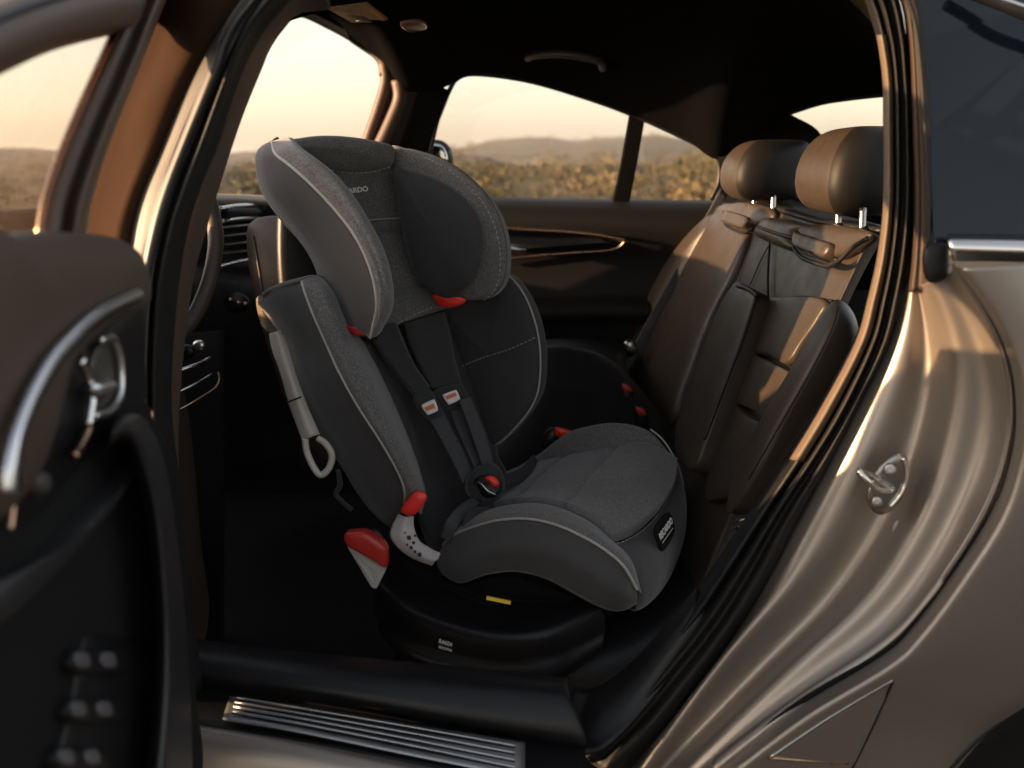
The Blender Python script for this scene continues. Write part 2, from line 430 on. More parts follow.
# pillar trim strips lit by the sun
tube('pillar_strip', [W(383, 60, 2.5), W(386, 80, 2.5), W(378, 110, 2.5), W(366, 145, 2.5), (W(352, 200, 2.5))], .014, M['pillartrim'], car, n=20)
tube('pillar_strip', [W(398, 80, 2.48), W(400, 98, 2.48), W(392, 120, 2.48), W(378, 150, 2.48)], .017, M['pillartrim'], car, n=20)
farsheet('window_divider', [(630, 113), (645, 120), (637, 165), (628, 210), (611, 210), (621, 165)], M['headliner'], car, -.005, .03, 'slim black upright bar between the far windows')
wf = tube('window_frame', [W(428, 160, 2.54), W(438, 118, 2.54), W(449, 91, 2.54), W(458, 78, 2.54), W(478, 74, 2.54), W(529, 81, 2.54), W(584, 97, 2.54), W(631, 114, 2.54), W(682, 137, 2.54), W(712, 153, 2.54), W(719, 162, 2.54), W(719, 182, 2.54), W(711, 200, 2.54)], .006, M['black'], car, n=80)
gp = prism('window_glass', far([(425, 207), (427, 147), (449, 88), (478, 72), (529, 80), (631, 113), (713, 153), (720, 182), (710, 210)], .02), Vector((0, .004, 0)), M['glass'], wf, 0)
# front far window glass + lower front far door
gp2 = prism('front_window_glass', far([(200, 240), (235, 120), (262, 50), (290, 10), (345, 28), (384, 66), (372, 140), (352, 240)], .02), Vector((0, .004, 0)), M['glass'], car, 0)
farsheet('front_door_panel', [(150, 200), (355, 205), (355, 470), (150, 470)], M['ldark'], car, -.01, .05, 'dark front door panel on the far side')
# mirror outside far window
mir = pillow('door_mirror', [W(x, y, 2.82) for x, y in [(424, 146), (432, 140), (443, 141), (451, 149), (453, 160), (450, 170), (438, 172), (424, 168)]], Vector((0, -1, 0)), .02, .09, M['black'], car, N=36, K=6)
pillow('mirror_glass', [W(x, y, 2.795) for x, y in [(425, 148), (432, 144), (441, 145), (446, 152), (447, 163), (436, 167), (425, 164)]], Vector((-.3, -1, 0.1)), .004, .004, M['mirrorglass'], mir, N=30, K=4)
# ---- headliner (roof lining), header, C pillar, rear window
hn = [(285, 22, 1.30), (310, -6, 1.24), (350, -35, 1.22), (400, -60, 1.2), (450, -75, 1.2), (510, -85, 1.2), (570, -90, 1.2), (640, -85, 1.2), (700, -80, 1.2), (760, -60, 1.2), (800, -44, 1.2), (835, -25, 1.2), (860, -5, 1.2), (886, 40, 1.2)]
hf = [(350, 42, 2.52), (384, 66, 2.53), (404, 90, 2.5), (440, 89, 2.52), (478, 73, 2.53), (529, 81, 2.53), (584, 97, 2.53), (631, 114, 2.53), (682, 137, 2.53), (719, 160, 2.52), (755, 138, 2.48), (789, 113, 2.40), (838, 101, 2.27), (886, 94, 2.15)]
N_, F_ = WL(hn), WL(hf)
hm = []; hm2 = []
for a, b in zip(N_, F_):
    q = a.lerp(b, .45); q.z += .035; hm.append(q); q = a.lerp(b, .85); q.z += .025; hm2.append(q)
hl = loft('headliner', [N_, hm, hm2, F_], M['headliner'], car, n=60)
lab(hl, 'black roof lining')
up_ = lambda L, z: [p_+Vector((0, 0, z)) for p_ in L]
loft('roof_skin', [up_(N_, .05), up_(hm, .05), up_(hm2, .05), up_(F_, .035)], M['paint'], car, n=60)
# header moulding along top of far front window
tube('header_trim', [W(262, 52, 2.5), W(278, 28, 2.5), W(297, 12, 2.5), W(330, 25, 2.5), W(363, 44, 2.5), W(381, 60, 2.5), W(384, 76, 2.5)], .012, M['pillartrim'], car, n=40)
loft('header_lining', [WL([(262, 50, 2.5), (278, 27, 2.5), (297, 11, 2.5), (336, 27, 2.5), (363, 43, 2.5), (384, 64, 2.5)]),
     WL([(262, 0, 2.3), (285, -30, 2.3), (300, -40, 2.3), (350, -20, 2.3), (390, 0, 2.3), (420, 40, 2.4)])], M['headliner'], car, n=20, thick=.02, off=1, smoothx=False)
# C pillar far trim: behind the far headrest
loft('rear_pillar_trim', [
    WL([(716, 150, 2.50), (721, 180, 2.50), (710, 212, 2.50), (690, 262, 2.48)]),
    WL([(752, 140, 2.47), (762, 170, 2.46), (765, 215, 2.45), (760, 262, 2.44)]),
    WL([(787, 112, 2.42), (822, 138, 2.31), (826, 200, 2.30), (826, 262, 2.30)]),
    WL([(789, 113, 2.42), (823, 138, 2.31), (827, 200, 2.30), (827, 262, 2.30)]),
    ], M['headliner'], car, n=24, thick=.02, off=1, smoothx=False)
loft('rear_shelf_wall', [
    WL([(818, 135, 2.32), (822, 200, 2.3), (822, 290, 2.25)]),
    WL([(850, 129, 2.2), (850, 200, 2.2), (850, 290, 2.2)]),
    WL([(920, 126, 2.05), (920, 200, 2.05), (920, 290, 2.05)])], M['headliner'], car, n=16, thick=.02, off=1, smoothx=False)
rw = tube('rear_window_frame', [W(789, 113, 2.4), W(820, 103, 2.32), W(850, 98, 2.24), (W(886, 94, 2.15))], .006, M['black'], car, n=30)
prism('rear_window_glass', [W(785, 112, 2.42), W(830, 98, 2.31), W(900, 90, 2.13), W(920, 128, 2.08), W(850, 131, 2.24), W(820, 138, 2.33)], Vector((.004, .003, 0)), M['glass'], rw, 0)
# sun visor stickers, lamp, grab handle
from mathutils.bvhtree import BVHTree
def bvh(o): return BVHTree.FromPolygons([v.co.copy() for v in o.data.vertices], [tuple(p_.vertices) for p_ in o.data.polygons])
HB = bvh(hl)
def hh(x, y, off=.004):
    d = ray(x, y).normalized(); r = HB.ray_cast(CL, d)
    return (r[0] if r[0] is not None else W(x, y, 2.0))-d*off
def hho(pts, off=.004): return [hh(x, y, off) for x, y in pts]
def hhp(pts, off=.004): return [hh(x, y, .004)-Vector((0, 0, .0048 if off < .01 else .0068)) for x, y in pts]
vis = prism('visor_label', hho([(328, 7), (367, 2), (388, 18), (352, 21)]), Vector((0, 0, -.003)), M['tan'], car, 0)
prism('label_print', hhp([(344, 9), (355, 6), (372, 18.5), (357, 19)], .0085), Vector((0, 0, -.0015)), M['ink'], vis, 0)
for k in range(4):
    t = (k+.6)/4.6
    tube('print_line', hhp([(346+13*t, 9+t*9.5), (358+13*t, 7+t*10)], .0125), .0012, M['tan'], vis, n=4, s=5)
prism('print_bar', hhp([(372, 8), (376, 8), (386, 16), (382, 17)], .0085), Vector((0, 0, -.0015)), M['yellow'], vis, 0)
pillow('reading_lamp', hho([(400, 22), (420, 20), (428, 27), (410, 30)], .008), Vector((-.2, -.4, -1)), .010, .01, M['lens'], car, N=24, K=5)
gp_ = [(528, 58), (531, 56), (545, 54), (565, 54), (585, 57), (600, 61), (603, 68)]
tube('grab_handle', [hh(x, y, o_) for (x, y), o_ in zip(gp_, (.005, .03, .045, .05, .045, .03, .005))], .009, M['vent'], car, n=40)
# ---- dashboard, steering wheel, front seat
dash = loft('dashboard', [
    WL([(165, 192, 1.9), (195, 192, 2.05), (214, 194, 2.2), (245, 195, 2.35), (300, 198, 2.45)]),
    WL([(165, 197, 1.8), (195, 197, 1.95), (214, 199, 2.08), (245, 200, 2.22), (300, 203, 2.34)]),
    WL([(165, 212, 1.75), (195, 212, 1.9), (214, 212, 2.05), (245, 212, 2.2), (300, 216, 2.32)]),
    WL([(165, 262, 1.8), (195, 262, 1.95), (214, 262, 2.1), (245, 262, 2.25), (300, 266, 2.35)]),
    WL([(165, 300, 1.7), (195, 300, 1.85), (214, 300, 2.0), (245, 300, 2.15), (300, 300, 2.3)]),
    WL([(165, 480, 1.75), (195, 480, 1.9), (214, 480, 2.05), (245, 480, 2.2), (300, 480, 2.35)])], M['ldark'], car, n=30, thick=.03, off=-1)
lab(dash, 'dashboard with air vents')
loft('sunlit_dash_top', [WL([(195, 192, 2.03), (214, 193.5, 2.17), (245, 194.5, 2.32), (290, 197, 2.42)]), WL([(195, 196, 1.93), (214, 198, 2.06), (245, 199, 2.2), (290, 202, 2.31)]), WL([(195, 203, 1.92), (214, 204, 2.05), (245, 204.5, 2.19), (290, 207, 2.3)])], M['dashlit'], dash, n=24, sub=4, thick=.006)  # lighter tan sheet paints the sunlit top of the dashboard
tube('vent_trim', [W(218, 209, 2.05), W(240, 206, 2.15), W(262, 206, 2.27), W(268, 212, 2.3), W(262, 218, 2.26), W(240, 219, 2.14), W(220, 222, 2.03)], .0055, M['satin'], dash, n=40)
pillow('dash_screen', [W(x, y, 2.08) for x, y in [(221, 211), (240, 208), (260, 209), (262, 215), (240, 217), (222, 219)]], Vector((0, -1, 0)), .004, .004, M['black'], dash, N=30, K=4)
for k in range(4):
    tube('vent_slat', [W(219, 228+k*8.5, 2.0), W(234, 226.5+k*8.5, 2.05), W(248, 225+k*8.5, 2.1)], .006, M['vent'], dash, n=8, flat=.35)
tube('vent_trim', [W(214, 268, 1.98), W(232, 263, 2.05), W(252, 259, 2.13)], .004, M['satin'], dash, n=12)
pillow('stalk_panel', [W(x, y, 1.95) for x, y in [(224, 298), (234, 292), (246, 296), (250, 304), (244, 312), (228, 311)]], Vector((0, -1, 0)), .015, .01, M['black'], dash, N=30, K=5)
for q in ((230, 300), (238, 303), (245, 304)):
    pillow('button', [W(q[0]+2.6*math.cos(a), q[1]+2.6*math.sin(a), 1.93) for a in [k*math.pi/4 for k in range(8)]], Vector((0, -1, 0)), .004, .003, M['bronze'], dash, N=12, K=3)
sw = tube('steering_wheel', [W(206, 192, 1.60), W(212, 212, 1.59), W(216, 240, 1.57), W(212, 270, 1.55), W(203, 298, 1.53), (W(190, 322, 1.5)), W(165, 345, 1.46)], .0125, M['doortrim'], car, n=50, s=12)
for q, r in (((186, 352), 9), ((199, 346), 7)):
    pillow('switch_knob', [W(q[0]+r*math.cos(a), q[1]+r*.9*math.sin(a), 1.55) for a in [k*math.pi/4 for k in range(8)]], Vector((.3, -1, .2)), .012, .01, M['satin'] if r == 7 else M['black'], dash, N=20, K=5)
tube('vent_trim', [W(178, 371, 1.5), W(195, 365, 1.52), (W(210, 358, 1.55))], .003, M['satin'], dash, n=10)
tube('pocket_trim', [W(178, 392, 1.5), W(195, 384, 1.52), W(212, 374, 1.55)], .0018, M['satin'], dash, n=10)
tube('pocket_trim', [W(178, 410, 1.5), W(195, 401, 1.52), W(214, 389, 1.55), W(219, 380, 1.56), W(218, 372, 1.56)], .0018, M['bronze'], dash, n=20)
loft('lower_dash', [WL([(170, 335, 1.6), (222, 330, 1.65)]), WL([(170, 420, 1.58), (222, 405, 1.62)]), WL([(170, 640, 1.7), (222, 640, 1.75)])], M['matte'], dash, n=8, smoothx=False, thick=.02)
fs = pillow('front_seat', [W(x, y, 1.88) for x, y in [(247, 232), (251, 222), (262, 217), (280, 216), (320, 222), (380, 240), (400, 320), (390, 420), (340, 470), (300, 430), (272, 360), (256, 300), (249, 262)]], Vector((.5, -1, 0)), .05, .07, M['doortrim'], car, N=80, K=12)
lab(fs, 'back of the front seat behind the child seat')
tube('seat_piping', [W(253, 236, 1.835), W(258, 262, 1.83), W(264, 300, 1.825), W(268, 325, 1.82)], .003, M['leather'], fs, n=30)
ds = pillow('shading_driver_seat', [Vector((-.62, y, z)) for y, z in [(1.22, .25), (1.21, .45), (1.22, .66), (1.25, .80), (1.31, .87), (1.41, .885), (1.50, .87), (1.56, .80), (1.60, .66), (1.61, .45), (1.60, .25)]], Vector((1, 0, 0)), .05, .07, M['doortrim'], car, N=70, p=3)  # hidden behind the post; added to keep sun off the child seat
pillow('shading_headrest', [Vector((-.605, y, z)) for y, z in [(1.30, .90), (1.30, 1.06), (1.345, 1.125), (1.43, 1.145), (1.51, 1.13), (1.545, 1.08), (1.545, .90), (1.50, .87), (1.33, .87)]], Vector((1, 0, 0)), .04, .03, M['doortrim'], ds, N=50, p=2.5)  # out of view, sized to shade the near head wing
for y in (1.39, 1.47): tube('headrest_post', [Vector((-.64, y, .84)), Vector((-.64, y, .93))], .006, M['chrome'], ds, n=4)
# lower cabin: floor, tunnel
box('cabin_floor', (-1.3, 1.16, .12), (1.0, 2.6, .2), M['carpet'], car, .01)
box('shading_bulkhead', (-1.42, 1.16, .12), (-1.3, 2.6, .965), M['matte'], car, .02)  # unseen; height set to block low sun from the lower bench
box('shading_front_door', (-1.36, 1.13, .12), (-.50, 1.17, .95), M['matte'], car, .01)  # unseen panel, put in to stop sun below the window line
box('side_wall', (-1.36, 2.60, .12), (1.0, 2.64, .90), M['matte'], car, .01)

# ---- rear bench
A_ = W(866, 232, 1.46); B_ = W(722, 560, 1.40); C_ = W(722, 205, 2.35)
SB = plane3(A_, B_, C_)
sn = SB[1] if SB[1].x < 0 else -SB[1]
SB = (A_, sn)
def sb(px, py, h=0): return onp(px, py, (SB[0]+sn*h, sn))
bench = lab(loft('rear_seat_back', [
    [sb(884, 234, -.03), sb(850, 300, -.10), sb(808, 400, -.10), sb(760, 490, -.10), sb(715, 610, -.08)],
    [sb(876, 232, -.01), sb(838, 312, -.01), sb(790, 416, -.01), sb(742, 503, -.01), sb(700, 600, -.01)],
    [sb(862, 226, .0), sb(822, 310, .0), sb(770, 410, .0), sb(728, 490, .0), sb(685, 580, .0)],
    [sb(800, 215, .0), sb(770, 290, .0), sb(725, 380, .0), sb(690, 460, .0), sb(655, 520, .0)],
    [sb(760, 205, .0), sb(722, 290, .0), sb(690, 350, .0), sb(660, 410, .0), sb(640, 470, .0)],
    [sb(722, 205, .0), sb(690, 250, .0), sb(660, 300, .0), sb(630, 350, .0), sb(600, 400, .0)],
    [sb(708, 214, -.06), sb(680, 255, -.06), sb(650, 300, -.06), sb(620, 350, -.06), sb(590, 400, -.06)],
    ], M['leather'], car, n=50), 'brown leather rear seat back')
N3 = sn
def padsb(name, pts, hf, m=M['leather'], par=None, hb=.02, lift=.0, p=3.2, N=80, disp=None, **k):
    return pillow(name, [sb(x, y, lift) for x, y in pts], N3, hf, hb, m, par or bench, N=N, p=p, K=14, disp=disp, **k)
# near outer cushion (upper lit field then seams)
for pts in ([(768, 302), (761, 322), (753, 352), (744, 378), (734, 404), (718, 448), (709, 498)], [(770, 240), (768, 270), (768, 302)], [(768, 302), (800, 297), (832, 301)]):
    tube('panel_seam', [sb(x, y, .008) for x, y in pts], .0022, M['lside'], bench, n=50)
padsb('back_panel', [(768, 302), (800, 298), (830, 302), (822, 322), (806, 345), (791, 365), (772, 357), (756, 350), (761, 322)], .012, p=7, lift=.007, N=100)
padsb('back_panel', [(753, 356), (770, 361), (790, 371), (799, 378), (790, 398), (776, 425), (757, 412), (737, 400), (745, 376)], .012, p=7, lift=.007, N=100)
padsb('back_panel', [(734, 406), (754, 418), (774, 431), (760, 458), (742, 492), (724, 500), (710, 498), (718, 450)], .012, p=7, lift=.007, N=100)
for pts in ([(752, 352), (772, 357), (790, 366), (800, 374)], [(735, 403), (752, 416), (766, 424), (776, 430)]):
    tube('panel_seam', [sb(x, y, .010) for x, y in pts], .0022, M['ldark'], bench, n=30)
# near side bolster
padsb('side_bolster', [(836, 300), (841, 306), (838, 322), (818, 365), (786, 425), (757, 480), (735, 510), (728, 508), (738, 470), (765, 420), (798, 365), (820, 325)], .014, p=2.2, lift=.045, hb=.07)
tube('bolster_piping', [sb(839, 303, .056), sb(832, 328, .057), sb(810, 372, .057), sb(778, 428, .057), sb(748, 480, .056)], .0014, M['ldark'], bench, n=50)
# fold-down armrest
padsb('armrest', [(736, 284), (748, 287), (758, 296), (748, 330), (730, 380), (712, 430), (695, 470), (678, 455), (680, 420), (700, 360), (720, 310)], .008, M['leather'], p=5, lift=.04, hb=.05)
tube('armrest_seam', [sb(738, 286, .046), sb(748, 289, .047), sb(757, 296, .046)], .004, M['ldark'], bench, n=20)
tube('armrest_seam', [sb(756, 298, .046), sb(742, 340, .047), sb(722, 392, .047), sb(704, 440, .046)], .003, M['ldark'], bench, n=40)
tube('armrest_seam', [sb(772, 240, .004), sb(762, 258, .004), sb(750, 285, .004)], .0015, M['ldark'], bench, n=20)
tube('armrest_seam', [sb(748, 240, .004), sb(742, 262, .004), sb(735, 283, .004)], .0015, M['ldark'], bench, n=20)
# far outer cushion
padsb('seat_panel', [(722, 212), (745, 222), (752, 236), (744, 258), (732, 285), (712, 325), (692, 380), (670, 430), (640, 425), (635, 400), (652, 345), (672, 300), (690, 262), (704, 232)], .02, p=4)
padsb('side_bolster', [(712, 216), (718, 220), (708, 240), (684, 284), (655, 335), (630, 385), (612, 400), (608, 388), (632, 340), (664, 285), (690, 240)], .04, p=2.2)
# top caps
padsb('top_cap', [(758, 236), (762, 226), (772, 219), (800, 222), (812, 228), (798, 238), (794, 250), (780, 247)], .018, p=3, lift=.006)
padsb('top_cap', [(800, 232), (806, 226), (840, 226), (872, 232), (872, 238), (855, 250), (838, 258), (812, 252), (797, 244)], .012, p=3, lift=.01)
padsb('top_cap', [(724, 212), (742, 203), (770, 207), (776, 216), (764, 226), (745, 222)], .014, p=3, lift=.008)
tube('cap_piping', [sb(798, 232, .028), sb(794, 246, .028), sb(800, 256, .028), sb(812, 262, .028), sb(828, 266, .028), sb(840, 260, .028), sb(852, 248, .028), sb(868, 238, .026)], .0035, M['ldark'], bench, n=60)
tube('cap_piping', [sb(758, 227, .026), sb(775, 233, .028), sb(794, 238, .028)], .003, M['ldark'], bench, n=30)
padsb('anchor_flap', [(800, 237), (804, 235), (834, 245), (838, 248), (832, 259), (826, 260), (804, 251), (799, 247)], .018, p=6, lift=.016, N=60)
padsb('anchor_flap', [(729, 215), (733, 213), (750, 218), (753, 221), (748, 229), (744, 230), (729, 225), (726, 222)], .016, p=6, lift=.014, N=60)
tube('flap_seam', [sb(797, 240, .028), sb(799, 250, .028), sb(826, 263, .028), sb(837, 259, .028)], .002, M['ldark'], bench, n=40)
tube('flap_seam', [sb(724, 218, .02), sb(726, 226, .02), sb(744, 233, .02), sb(752, 228, .02)], .002, M['ldark'], bench, n=40)
# top rear shelf of the back
loft('seat_back_top', [[sb(722, 204, -.0), sb(770, 206, .004), sb(820, 219, .004), sb(885, 228, .0)],
     [sb(722, 204, -.12)+Vector((0, 0, .01)), sb(770, 203, -.12)+Vector((0, 0, .02)), sb(820, 214, -.12)+Vector((0, 0, .01)), sb(885, 226, -.12)],
     [sb(722, 204, -.25)+Vector((0, 0, -.02)), sb(770, 203, -.25), sb(820, 214, -.25), sb(885, 228, -.25)]], M['ldark'], bench, n=20, thick=.01)
# headrests: a cushion block with a plain leather front, tapering sides coloured darker for their shade
def headrest(cx, ctop, cbot, halfw, Yc, posts):
    """profile block: front width along seat-back, tapering rearward"""
    top = W(cx, ctop, Yc); bot = W(cx, cbot, Yc)
    zc = (top.z+bot.z)/2; hz = (top.z-bot.z)/2
    c = Vector((top.x, Yc, zc))
    fw = Vector((-1, .03, 0)).normalized()
    lat = Vector((-fw.y, fw.x, 0))
    if lat.y > 0: lat = -lat                                       # lat: towards camera
    bm = bmesh.new(); NU, NV = 48, 24; V = []
    for i in range(NV+1):
        ph = -math.pi/2+math.pi*i/NV; row = []
        cz = abs(math.sin(ph))**.62*(1 if ph > 0 else -1); rz = abs(math.cos(ph))**.36
        for j in range(NU):
            th = 2*math.pi*j/NU
            a = abs(math.cos(th))**.42*(1 if math.cos(th) > 0 else -1); b = abs(math.sin(th))**.42*(1 if math.sin(th) > 0 else -1)
            w = halfw*(1.0 if a > 0 else 1-.30*abs(a)) * (1-.10*max(0, cz))
            d = .06 if a > 0 else .08
            q = c+fw*(a*d*rz + .02*(1-cz*cz) - .01*cz)+lat*(b*w*rz)+Vector((0, 0, cz*hz))
            row.append(bm.verts.new(q))
        V.append(row)
    for i in range(NV):
        for j in range(NU):
            f_ = bm.faces.new((V[i][j], V[i][(j+1) % NU], V[i+1][(j+1) % NU], V[i+1][j]))
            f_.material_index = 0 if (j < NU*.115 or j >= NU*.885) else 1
    bmesh.ops.remove_doubles(bm, verts=bm.verts, dist=1e-5)
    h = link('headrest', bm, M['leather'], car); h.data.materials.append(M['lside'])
    for x, y in posts:
        a = sb(x, y+3, .004); b = a+Vector((0, .004, .034))
        tube('post', [a, b], .0052, M['steel'], h, n=6, s=12)
        tube('post_collar', [a-Vector((0, 0, .003)), a+Vector((0, 0, .006))], .009, M['black'], h, n=4, s=14)
    return h
lab(headrest(768, 140, 200, .112, 2.02, [(754, 206), (773, 210)]), 'further headrest, beside the small far window')
lab(headrest(862, 127, 214, .130, 1.62, [(838, 224), (862, 229)]), 'nearer headrest, beside the door pillar')
# bench cushion
bc = lab(loft('rear_seat_cushion', [
    WL([(390, 690, 1.50), (520, 700, 1.40), (620, 690, 1.38), (740, 600, 1.42)]),
    WL([(400, 655, 1.50), (520, 660, 1.42), (620, 640, 1.42), (735, 560, 1.50)]),
    WL([(430, 560, 1.70), (520, 560, 1.68), (610, 560, 1.66), (715, 520, 1.66)]),
    WL([(480, 420, 1.98), (540, 380, 2.0), (610, 382, 2.0), (672, 440, 1.9)]),
    WL([(500, 372, 2.10), (545, 350, 2.1), (590, 358, 2.1), (625, 380, 2.1)]),
    WL([(500, 358, 2.44), (545, 345, 2.44), (590, 345, 2.44), (625, 350, 2.44)])], M['ldark'], car, n=40, thick=.03, off=0), 'dark leather bench cushion under the child seat')
loft('seat_valance', [WL([(390, 690, 1.50), (520, 700, 1.40), (620, 690, 1.38), (740, 600, 1.42)]), [v-Vector((0, 0, .2)) for v in WL([(390, 690, 1.54), (520, 700, 1.44), (620, 690, 1.42), (740, 600, 1.46)])]], M['matte'], bc, n=20, smoothx=False)
# seat belts on the bench
for (x, y, Y) in ((627, 389, 1.96), (641, 412, 1.88)):
    b_ = pillow('belt_buckle', [W(x+dx, y+dy, Y) for dx, dy in [(-5, -6), (5, -3), (7, 4), (8, 18), (-2, 20), (-6, 6)]], Vector((-.3, -1, .3)), .012, .015, M['black'], car, N=24, K=5)
    pillow('release_button', [W(x+dx, y+dy, Y-.014) for dx, dy in [(-4, -5), (4, -2), (5, 3), (-3, 2)]], Vector((-.3, -1, .3)), .005, .003, M['darkred'], b_, N=16, K=4)
b_ = pillow('belt_buckle', [W(x, y, 1.85) for x, y in [(545, 432), (552, 427), (562, 431), (560, 447), (548, 452), (540, 445)]], Vector((0, -1, .3)), .015, .02, M['black'], car, N=24, K=5)
pillow('release_button', [W(x, y, 1.83) for x, y in [(554, 430), (558, 427), (577, 433), (577, 438), (570, 440), (556, 436)]], Vector((0, -1, .3)), .008, .01, M['red'], b_, N=20, K=4)
strap('seat_belt', WL([(721, 188, 2.44), (700, 226, 2.42), (664, 290, 2.36), (618, 372, 2.3)]), WL([(728, 194, 2.44), (708, 230, 2.42), (672, 294, 2.36), (626, 376, 2.3)]), M['web'], car)
pillow('belt_anchor', [W(x, y, 2.3) for x, y in [(624, 342), (634, 340), (637, 352), (628, 357)]], Vector((0, -1, .2)), .01, .01, M['steel'], car, N=20, K=4)
# chrome latch near bench base
ring = [W(744+9*math.cos(k*math.pi/6), 524+6*math.sin(k*math.pi/6), 1.32) for k in range(12)]
tube('seat_latch_ring', ring, .003, M['black'], car, n=40, closed=True)
tube('seat_latch', [W(732, 530, 1.32), W(742, 520, 1.31), W(752, 519, 1.31)], .0022, M['steel'], car, n=14)

# ---- near side: B pillar
st = [(0, 1.12), (1, 1.1)]
def rail(pts, Y, Y1=None):
    Y1 = Y if Y1 is None else Y1
    return [W(x, y, Y+(Y1-Y)*i/(len(pts)-1)) for i, (x, y) in enumerate(pts)]
b1 = rail([(262, -20), (243, 0), (212, 37), (187, 81), (156, 150), (137, 194), (127, 231), (121, 285), (118, 350), (118, 410)], 1.09, 1.05)
b1b = rail([(266, -20), (246, 4), (220, 37), (196, 84), (170, 150), (152, 194), (142, 231), (134, 285), (130, 350), (130, 410)], 1.075, 1.035)
b2 = rail([(272, -20), (254, 0), (229, 34), (213, 78), (187, 140), (169, 187), (156, 231), (145, 285), (140, 350), (140, 410)], 1.06, 1.02)
b3 = rail([(292, -20), (270, 0), (246, 36), (228, 78), (202, 140), (184, 187), (170, 231), (158, 285), (152, 350), (152, 410)], 1.10, 1.06)
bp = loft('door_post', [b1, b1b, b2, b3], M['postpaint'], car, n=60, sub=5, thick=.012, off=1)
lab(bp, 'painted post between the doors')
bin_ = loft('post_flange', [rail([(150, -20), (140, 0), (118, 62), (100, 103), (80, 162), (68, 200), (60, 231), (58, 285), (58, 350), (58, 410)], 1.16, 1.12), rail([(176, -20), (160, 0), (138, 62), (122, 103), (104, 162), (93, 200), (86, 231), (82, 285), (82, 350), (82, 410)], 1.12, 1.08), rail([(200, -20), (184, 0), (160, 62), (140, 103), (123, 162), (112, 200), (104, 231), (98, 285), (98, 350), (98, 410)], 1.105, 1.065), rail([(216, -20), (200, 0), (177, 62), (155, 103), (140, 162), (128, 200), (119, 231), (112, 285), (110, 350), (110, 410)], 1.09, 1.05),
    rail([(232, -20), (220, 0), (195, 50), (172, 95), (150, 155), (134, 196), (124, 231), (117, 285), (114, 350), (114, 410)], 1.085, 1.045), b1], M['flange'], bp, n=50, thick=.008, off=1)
# door seal on B pillar, two beads
s0 = rail([(276, -20), (258, 0), (236, 34), (219, 78), (194, 140), (175, 190), (162, 231), (150, 300), (146, 410), (158, 500), (172, 600), (184, 700)], 1.08, 1.06)
s1 = rail([(288, -20), (268, 0), (244, 34), (226, 78), (203, 140), (184, 190), (171, 231), (158, 300), (154, 410), (166, 500), (178, 600), (190, 700)], 1.05, 1.03)
s2 = rail([(300, -20), (280, 0), (253, 34), (234, 78), (212, 140), (193, 190), (181, 231), (168, 300), (162, 410), (172, 500), (182, 600), (194, 700)], 1.08, 1.06)
sl = loft('door_seal', [s0, s1, s2, [p_+Vector((0, .03, 0)) for p_ in s2], [p_+Vector((0, .03, 0)) for p_ in s0]], M['seal'], car, n=80, closed=True, caps=True, sub=4)
lab(sl, 'rubber seal on the post')
# inner pillar trim: from seal to the window edge, brown
t0 = rail([(296, -20), (278, 0), (252, 34), (233, 78), (211, 140), (192, 190), (180, 231), (166, 300), (162, 410), (170, 500), (180, 600), (192, 700)], 1.09, 1.07)
t1 = rail([(312, -18), (290, 3), (262, 36), (247, 78), (224, 138), (206, 190), (196, 228), (180, 295), (170, 410), (176, 500), (184, 600), (196, 700)], 1.11, 1.10)
t2 = rail([(330, 8), (299, 14), (276, 34), (262, 66), (241, 118), (217, 192), (206, 228), (190, 292), (178, 410), (178, 500), (182, 600), (194, 700)], 1.2, 1.2)
t3 = [p_+Vector((-.05, .02, 0)) for p_ in t2]
lab(loft('post_trim', [t0, t1, t2, t3], M['pillartrim'], car, n=80, sub=5, thick=.012, off=1), 'brown inner trim of the post')

# ---- near side: open rear door (window frame, glass, trim panel)
D0 = W(186, 400, 1.0); D1 = W(0, 400, .60)
dn = Vector(((D1-D0).y, -(D1-D0).x, 0)).normalized()
if dn.x < 0: dn = -dn
DP = (D0, dn)
def dp(px, py, h=0): return onp(px, py, (DP[0]+dn*h, dn))
def dpl(pts, h=0): return [dp(x, y, h) for x, y in pts]
dpanel = prism('open_rear_door', dpl([(-60, 236), (0, 233), (60, 236), (120, 250), (138, 300), (146, 400), (176, 470), (186, 600), (194, 800), (-60, 900)], -.03), -dn*.05, M['paint'], car, .01)
lab(dpanel, 'open rear door seen from its inner side')
def pd(name, pts, hf, m, lift=0, hb=.02, p=3, N=72, par=dpanel, **k):
    return pillow(name, dpl(pts, lift), dn, hf, hb, m, par, N=N, p=p, **k)
pd('upper_trim', [(-60, 238), (0, 233), (45, 231), (80, 233), (108, 238), (126, 248), (136, 264), (140, 285), (139, 300), (120, 308), (92, 326), (64, 352), (40, 384), (22, 420), (12, 460), (8, 500), (-60, 520)], .022, M['doortrim'], p=3.2, hb=.04, N=110, lift=.012)
pd('handle_recess', [(136, 300), (139, 360), (140, 400), (120, 425), (90, 450), (60, 480), (30, 520), (-20, 560), (-60, 540), (-60, 480), (15, 440), (40, 380), (75, 340), (110, 312)], .012, M['black'], hb=.03, p=4, N=90)
tube('chrome_surround', dpl([(138, 294), (120, 302), (102, 311), (84, 325), (68, 341), (54, 357), (41, 377), (30, 398), (20, 422), (13, 445), (9, 470), (9, 492)], .040), .0042, M['satin'], dpanel, n=90, s=12)
tube('chrome_surround', dpl([(139, 300), (121, 308), (104, 318), (87, 331), (72, 347), (58, 364), (46, 383), (36, 402), (26, 427), (20, 450), (17, 470), (18, 488)], .034), .0022, M['black'], dpanel, n=90)
